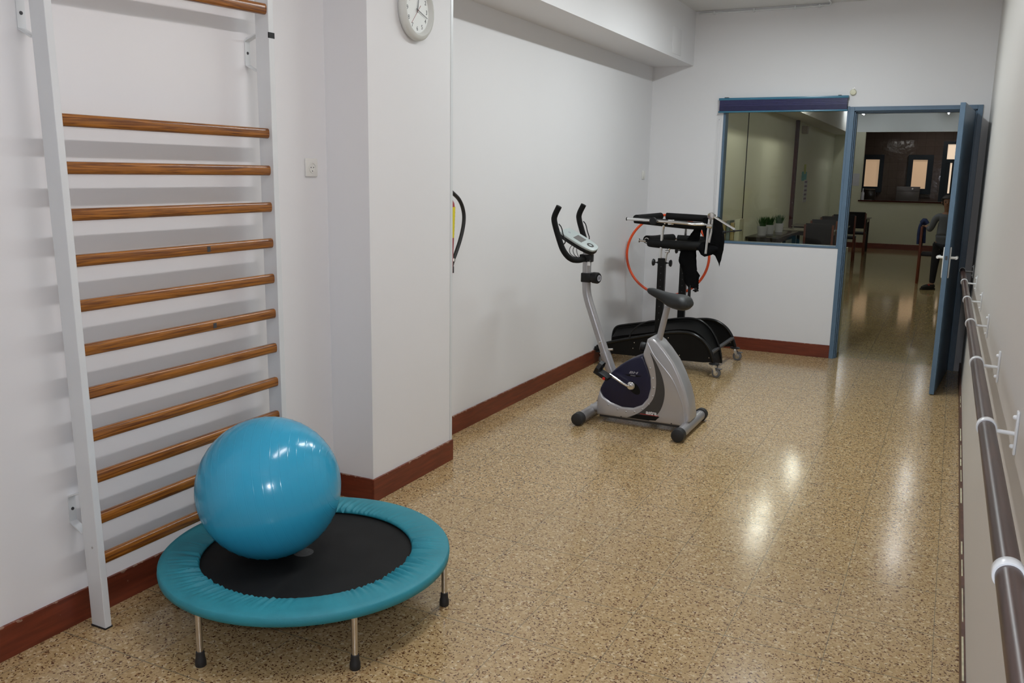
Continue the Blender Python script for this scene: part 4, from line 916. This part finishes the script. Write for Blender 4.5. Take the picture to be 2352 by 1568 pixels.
# notices and fittings on the left wall of the far room
ns = [('notice', 'turquoise paper', 'turquoise paper pinned to the far room wall beside the brown strip', 17.50, 18.10, 1.53, 1.70, 'turq'), ('notice', '', 'small lime paper pinned above the turquoise paper in the far room', 17.75, 17.95, 1.66, 1.84, 'yel2'), ('notice', '', 'tall printed sheet with violet lines pinned below the turquoise paper in the far room', 17.85, 18.25, 1.12, 1.55, 'paper')]
for i, (nm, _, lb, y0, y1, z0, z1, m) in enumerate(ns):
    t = thing(nm, lb, 'notice', (XL, (y0+y1)/2, z0), group='notices on the far room wall')
    obj('sheet', boxes(((XL, y0, z0), (XL+.003+.002*i, y1, z1))), M[m], t, False)
    if m == 'paper':
        bm = B()
        for j in range(5): add_box(bm, (XL+.007, y0+.05, z0+.05+j*.08), (XL+.0085, y1-.05, z0+.085+j*.08))
        obj('print', bm, M['purple'], t, False)
t = thing('notice', 'pale paper sheet pinned on the end wall left of the serving hatch', 'notice', (-2.13, YE, 1.4)); obj('sheet', boxes(((-2.24, YE-.004, 1.42), (-2.04, YE, 1.70))), M['paper'], t, False)
tag(obj('speaker', boxes(((XL, 17.1, 2.385), (XL+.10, 17.28, 2.52)), bev=.01), mat('beige_plastic', (.35, .28, .2), .5)), 'small beige speaker box high on the far room wall', 'speaker')
struct('trim_5', boxes(((XL, 16.42, .55), (XL+.05, 16.56, ZB))), M['brown_trim'])
struct('trim_6', boxes(((XL, 12.485, .0), (XL+.008, 12.505, ZB))), M['black_panel'])

# furniture of the far room
def chair(label, group):
    t = thing('dining_chair', label, 'chair', (0, 0, 0), group=group)
    bm = B(); add_box(bm, (-.21, -.20, .43), (.21, .20, .475), .015); obj('seat', bm, M['chair_fabric'], t)
    bm = B(); add_box(bm, (-.20, -.235, .56), (.20, -.20, .90), .012); obj('backrest', bm, M['chair_fabric'], t)
    for sx in (-1, 1):
        bm = B(); add_box(bm, (sx*.205-.016, -.24, 0), (sx*.205+.016, -.205, .88), .004); obj('leg', bm, M['chair_wood'], t)
        bm = B(); add_box(bm, (sx*.195-.016, .16, 0), (sx*.195+.016, .195, .43), .004); obj('leg', bm, M['chair_wood'], t)
    return t
def table(x0, x1, y0, y1, h, label, m='table_top'):
    t = thing('table', label, 'table', ((x0+x1)/2, (y0+y1)/2, 0))
    bm = B(); add_box(bm, (x0, y0, h-.022), (x1, y1, h), .003); obj('table_top', bm, M[m], t)
    bm = B(); add_box(bm, (x0+.04, y0+.04, h-.09), (x1-.04, y1-.04, h-.022)); obj('apron', bm, M['table'], t)
    for x in (x0+.06, x1-.06):
        for y in (y0+.06, y1-.06):
            bm = B(); add_box(bm, (x-.025, y-.025, 0), (x+.025, y+.025, h-.022)); obj('leg', bm, M['table'], t)
    return t
c0 = chair('dark chair nearest the interior window, in front of the row of chairs', 'dark chairs in the far room'); c0.location = (-1.845, 14.5, 0)
ORD = [o for o in bpy.data.objects if o.parent == c0]
CH_ = [((-1.95, 15.9, 0), 'dark chair second in the row behind the nearest one'), ((-1.97, 17.3, 0), 'dark chair third in the row seen through the interior window'), ((-1.90, 18.4, 0), 'dark chair fourth in the row, beside the blue window post'), ((-1.85, 20.0, 0), 'dark chair farthest in the row, at the left edge of the doorway')]
for loc, lb in CH_: dup(c0, loc, 0, lb)
table(-2.645, -2.18, 12.76, 14.55, .75, 'low dark table along the far room wall carrying three potted plants', 'table')
table(-2.62, -1.70, 15.0, 15.6, .75, 'pale topped table behind the nearest dark chair in the far room')
table(-2.60, -1.66, 16.45, 16.98, .75, 'pale topped table in the middle of the row of tables in the far room')
table(-2.60, -1.62, 20.3, 21.0, .75, 'pale topped table at the far end, left edge of the doorway view')
def plant(x, y, z, lb, sd_):
    random.seed(sd_); t = thing('potted_plant', lb, 'plant', (x, y, z), group='three small plants in white pots on the dark table')
    bm = B(); add_lathe(bm, (x, y, z), (0, 0, 1), [(0, .058), (.13, .072), (.135, .072), (.135, .064), (.12, .062)], 24); p = obj('pot', bm, M['pot'], t)
    bm = B()
    for i in range(90):
        a = random.uniform(0, 2*PI); r = random.uniform(0, .05); o = Vector((x+r*math.cos(a), y+r*math.sin(a), z+.115)); l = random.uniform(.09, .17); sp = random.uniform(.0, .09)
        tip = o + Vector((math.cos(a)*sp, math.sin(a)*sp, l)); sd = Vector((-math.sin(a), math.cos(a), 0))*.006
        mid = o.lerp(tip, .5) + Vector((0, 0, .012))
        v = [bm.verts.new(c) for c in (o-sd, o+sd, mid+sd*1.2, tip, mid-sd*1.2)]; bm.faces.new(v)
    obj('foliage', bm, M['leaf'], t, False)
plant(-2.500, 13.20, .75, 'leftmost of the three white potted plants behind the interior window', 1); plant(-2.470, 13.62, .75, 'middle of the three white potted plants behind the interior window', 2); plant(-2.435, 14.20, .75, 'rightmost of the three white potted plants behind the interior window', 3)
for i, (x, w, h, m, lb) in enumerate([(-1.985, .045, .20, 'tan_book', 'ochre binder standing leftmost on the ledge behind the window'), (-1.930, .03, .21, 'grey_book', 'grey green binder standing on the window ledge beside the ochre one'), (-1.893, .035, .19, 'tan_book', 'narrow ochre binder between the grey and cream binders on the window ledge'), (-1.853, .045, .225, 'cream_book', 'cream binder standing rightmost on the ledge behind the window')]):
    t = thing('binder', lb, 'binder', (x, 8.55, .972), group='binders on the window ledge'); obj('cover', boxes(((x, 8.43, .972), (x+w, 8.62, .972+h)), bev=.002), M[m], t)

# ------------------------------------------------------------------ boy in the far room
def skin_mesh(joints, edges, sub=2):
    """joints: name -> (pos, rx, ry); one continuous skinned surface"""
    names = list(joints); me = bpy.data.meshes.new('tmp'); me.from_pydata([joints[n][0] for n in names], [(names.index(a), names.index(b_)) for a, b_ in edges], [])
    o = bpy.data.objects.new('tmp', me); COL.objects.link(o); md = o.modifiers.new('s', 'SKIN'); md.use_smooth_shade = True
    sl = me.skin_vertices[0].data if me.skin_vertices else None
    for i, n in enumerate(names):
        sl[i].radius = (joints[n][1], joints[n][2] if len(joints[n]) > 2 else joints[n][1]); sl[i].use_root = (i == 0)
    ss = o.modifiers.new('u', 'SUBSURF'); ss.levels = sub; ss.render_levels = sub
    dg = bpy.context.evaluated_depsgraph_get(); dg.update(); m2 = bpy.data.meshes.new_from_object(o.evaluated_get(dg))
    bm = B(); bm.from_mesh(m2); bpy.data.objects.remove(o); bpy.data.meshes.remove(me); bpy.data.meshes.remove(m2)
    return bm
BX, BY = -0.10, 14.25
boy = thing('person', 'boy in a grey sweater and black trousers standing behind the open blue door', 'person', (BX, BY, 0))
def b3(x, y, z): return (BX+x, BY+y, z)
J = {'pelvis': (b3(0, 0, .70), .095, .075), 'waist': (b3(0, 0, .80), .085, .065), 'chest': (b3(0, 0, .97), .10, .07), 'collar': (b3(0, 0, 1.08), .06, .05), 'neck': (b3(0, .004, 1.13), .030), 'jaw': (b3(0, -.008, 1.205), .040, .050), 'head': (b3(0, 0, 1.28), .068, .078), 'crown': (b3(0, .005, 1.345), .05, .06),
     'shR': (b3(-.135, 0, 1.05), .045), 'elR': (b3(-.19, .02, .86), .033), 'wrR': (b3(-.235, .05, .915), .022), 'paR': (b3(-.262, .09, .925), .024, .014),
     'shL': (b3(.135, 0, 1.05), .045), 'elL': (b3(.17, .01, .84), .033), 'wrL': (b3(.18, -.02, .67), .022), 'paL': (b3(.18, -.03, .61), .024, .014),
     'hipR': (b3(-.065, 0, .64), .072), 'knR': (b3(-.085, -.01, .38), .048), 'anR': (b3(-.095, .01, .08), .032), 'toR': (b3(-.185, -.075, .03), .028, .022),
     'hipL': (b3(.065, 0, .64), .072), 'knL': (b3(.075, 0, .38), .048), 'anL': (b3(.08, .02, .08), .032), 'toL': (b3(.10, -.09, .03), .028, .022)}
E_ = [('pelvis', 'waist'), ('waist', 'chest'), ('chest', 'collar'), ('collar', 'neck'), ('neck', 'jaw'), ('jaw', 'head'), ('head', 'crown'), ('collar', 'shR'), ('shR', 'elR'), ('elR', 'wrR'), ('wrR', 'paR'), ('collar', 'shL'), ('shL', 'elL'), ('elL', 'wrL'), ('wrL', 'paL'),
      ('pelvis', 'hipR'), ('hipR', 'knR'), ('knR', 'anR'), ('anR', 'toR'), ('pelvis', 'hipL'), ('hipL', 'knL'), ('knL', 'anL'), ('anL', 'toL')]
bm = skin_mesh(J, E_)
hcx = Vector(b3(0, 0, 1.275))
add_sphere(bm, hcx + Vector((0, -.078, -.012)), .012, (.8, 1, 1.5), 12, 8)          # nose
for s in (-1, 1):
    add_sphere(bm, hcx + Vector((s*.074, .0, -.005)), .018, (.4, .8, 1.2), 12, 8)    # ears
for hand_, ps, d in (('R', J['paR'][0], Vector((-.35, .9, .0))), ('L', J['paL'][0], Vector((0, -.15, -1)))):
    p = Vector(ps); d.normalize(); side = d.cross(Vector((1, 0, 0)) if hand_ == 'L' else Vector((0, 0, 1))).normalized()
    for i in range(4):
        o = p + side*(.011*(i-1.5)) + d*.012; l = (.046, .052, .048, .038)[i]; curl = Vector((0, 0, -.02)) if hand_ == 'R' else Vector((-.012, -.012, 0))
        add_tube(bm, [o, o+d*l*.5, o+d*l+curl], [.007, .0062, .005], 8, smooth=1)
    add_tube(bm, [p-side*.018, p-side*.034+d*.018, p-side*.030+d*.036], [.008, .007, .0055], 8, smooth=1)
obj('body', bm, M['skin'], boy, angle=180)
def sub(keys, grow, extra=None):
    q = {k: (J[k][0], *[r+grow for r in J[k][1:]]) for k in keys}
    if extra: q.update(extra)
    return q, [e for e in E_ if e[0] in q and e[1] in q]
q, e = sub(['pelvis', 'waist', 'chest', 'collar', 'shR', 'elR', 'shL', 'elL'], .012); 
q['hem'] = (b3(0, 0, .585), .128, .098); q['pelvis'] = (J['pelvis'][0], .112, .09); q['waist'] = (J['waist'][0], .104, .084); e.append(('pelvis', 'hem')); q['wrR'] = (J['wrR'][0], .03); q['wrL'] = (J['wrL'][0], .03); e += [('elR', 'wrR'), ('elL', 'wrL')]
bm = skin_mesh(q, e); obj('sweater', bm, M['shirt'], boy, angle=180)
q, e = sub(['pelvis', 'hipR', 'knR', 'anR', 'hipL', 'knL', 'anL'], .009); bm = skin_mesh(q, e); obj('trousers', bm, M['trousers'], boy, angle=180)
for s, k in ((-1, 'R'), (1, 'L')):
    a = Vector(J['an'+k][0]); tt = Vector(J['to'+k][0]); bm = B(); d = (tt-a); d.z = 0; d.normalize()
    add_tube(bm, [Vector((a.x, a.y, .045))-d*.03, Vector((a.x, a.y, .05)), Vector((tt.x, tt.y, .038)), Vector((tt.x, tt.y, .03))+d*.05], [.036, .042, .038, .022], 16, smooth=2)
    for v in bm.verts: v.co.z = max(.012, v.co.z)
    sh = obj('shoe', bm, M['rubber'], boy)
    bm = B(); mm = Vector((a.x, a.y, .07)).lerp(Vector((tt.x, tt.y, .055)), .55); add_sphere(bm, mm, .034, (1, 1, .62), 16, 10); obj('laces', bm, M['red'], sh)
    bm = B(); add_tube(bm, [Vector((a.x, a.y, .012))-d*.045, Vector((a.x, a.y, .012)), Vector((tt.x, tt.y, .012)), Vector((tt.x, tt.y, .012))+d*.065], [.03, .040, .040, .024], 14, smooth=1)
    for v in bm.verts: v.co.z = min(.022, max(0, v.co.z))
    obj('sole', bm, M['rubber'], sh)
bm = B(); add_sphere(bm, hcx + Vector((0, .016, .026)), .090, (.96, 1.04, .95), 28, 18)
for v in bm.verts:
    d_ = v.co - hcx
    if d_.y < -.02 and d_.z < .048: v.co.y = hcx.y - .012; v.co.z = max(v.co.z, hcx.z + .046)
    v.co += Vector((random.uniform(-.002, .002), random.uniform(-.002, .002), random.uniform(-.002, .002)))
obj('hair', bm, M['hair'], boy)
bm = B()
for s in (-1, 1): add_sphere(bm, hcx + Vector((s*.028, -.068, .004)), .009, (1.3, .6, .8), 12, 8)
add_box(bm, tuple(hcx+Vector((-.042, -.077, .020))), tuple(hcx+Vector((-.014, -.066, .024)))); add_box(bm, tuple(hcx+Vector((.014, -.077, .020))), tuple(hcx+Vector((.042, -.066, .024))))
obj('eye', bm, M['hair'], boy)
bm = B(); add_sphere(bm, hcx + Vector((0, -.064, -.045)), .016, (1.1, .5, .30), 14, 8); obj('mouth', bm, mat('lips', (.16, .06, .045), .6), boy)
# chair with a blue jacket beside him
c1 = dup(c0, (-.20, 15.15, 0), math.radians(-90), 'wooden chair beside the boy with a blue jacket over its back'); del c1['group']
bm = B(); add_tube(bm, [(-.46, 15.1, .60), (-.465, 15.1, .80), (-.44, 15.1, .925), (-.40, 15.1, .925), (-.375, 15.1, .62)], [.022, .026, .03, .03, .02], 16, smooth=2)
add_tube(bm, [(-.44, 15.05, .93), (-.40, 15.05, .99), (-.35, 15.05, .92)], [.03, .035, .03], 12, smooth=1)
tag(obj('jacket', bm, M['jacket']), 'blue jacket draped over the wooden chair beside the boy', 'jacket')
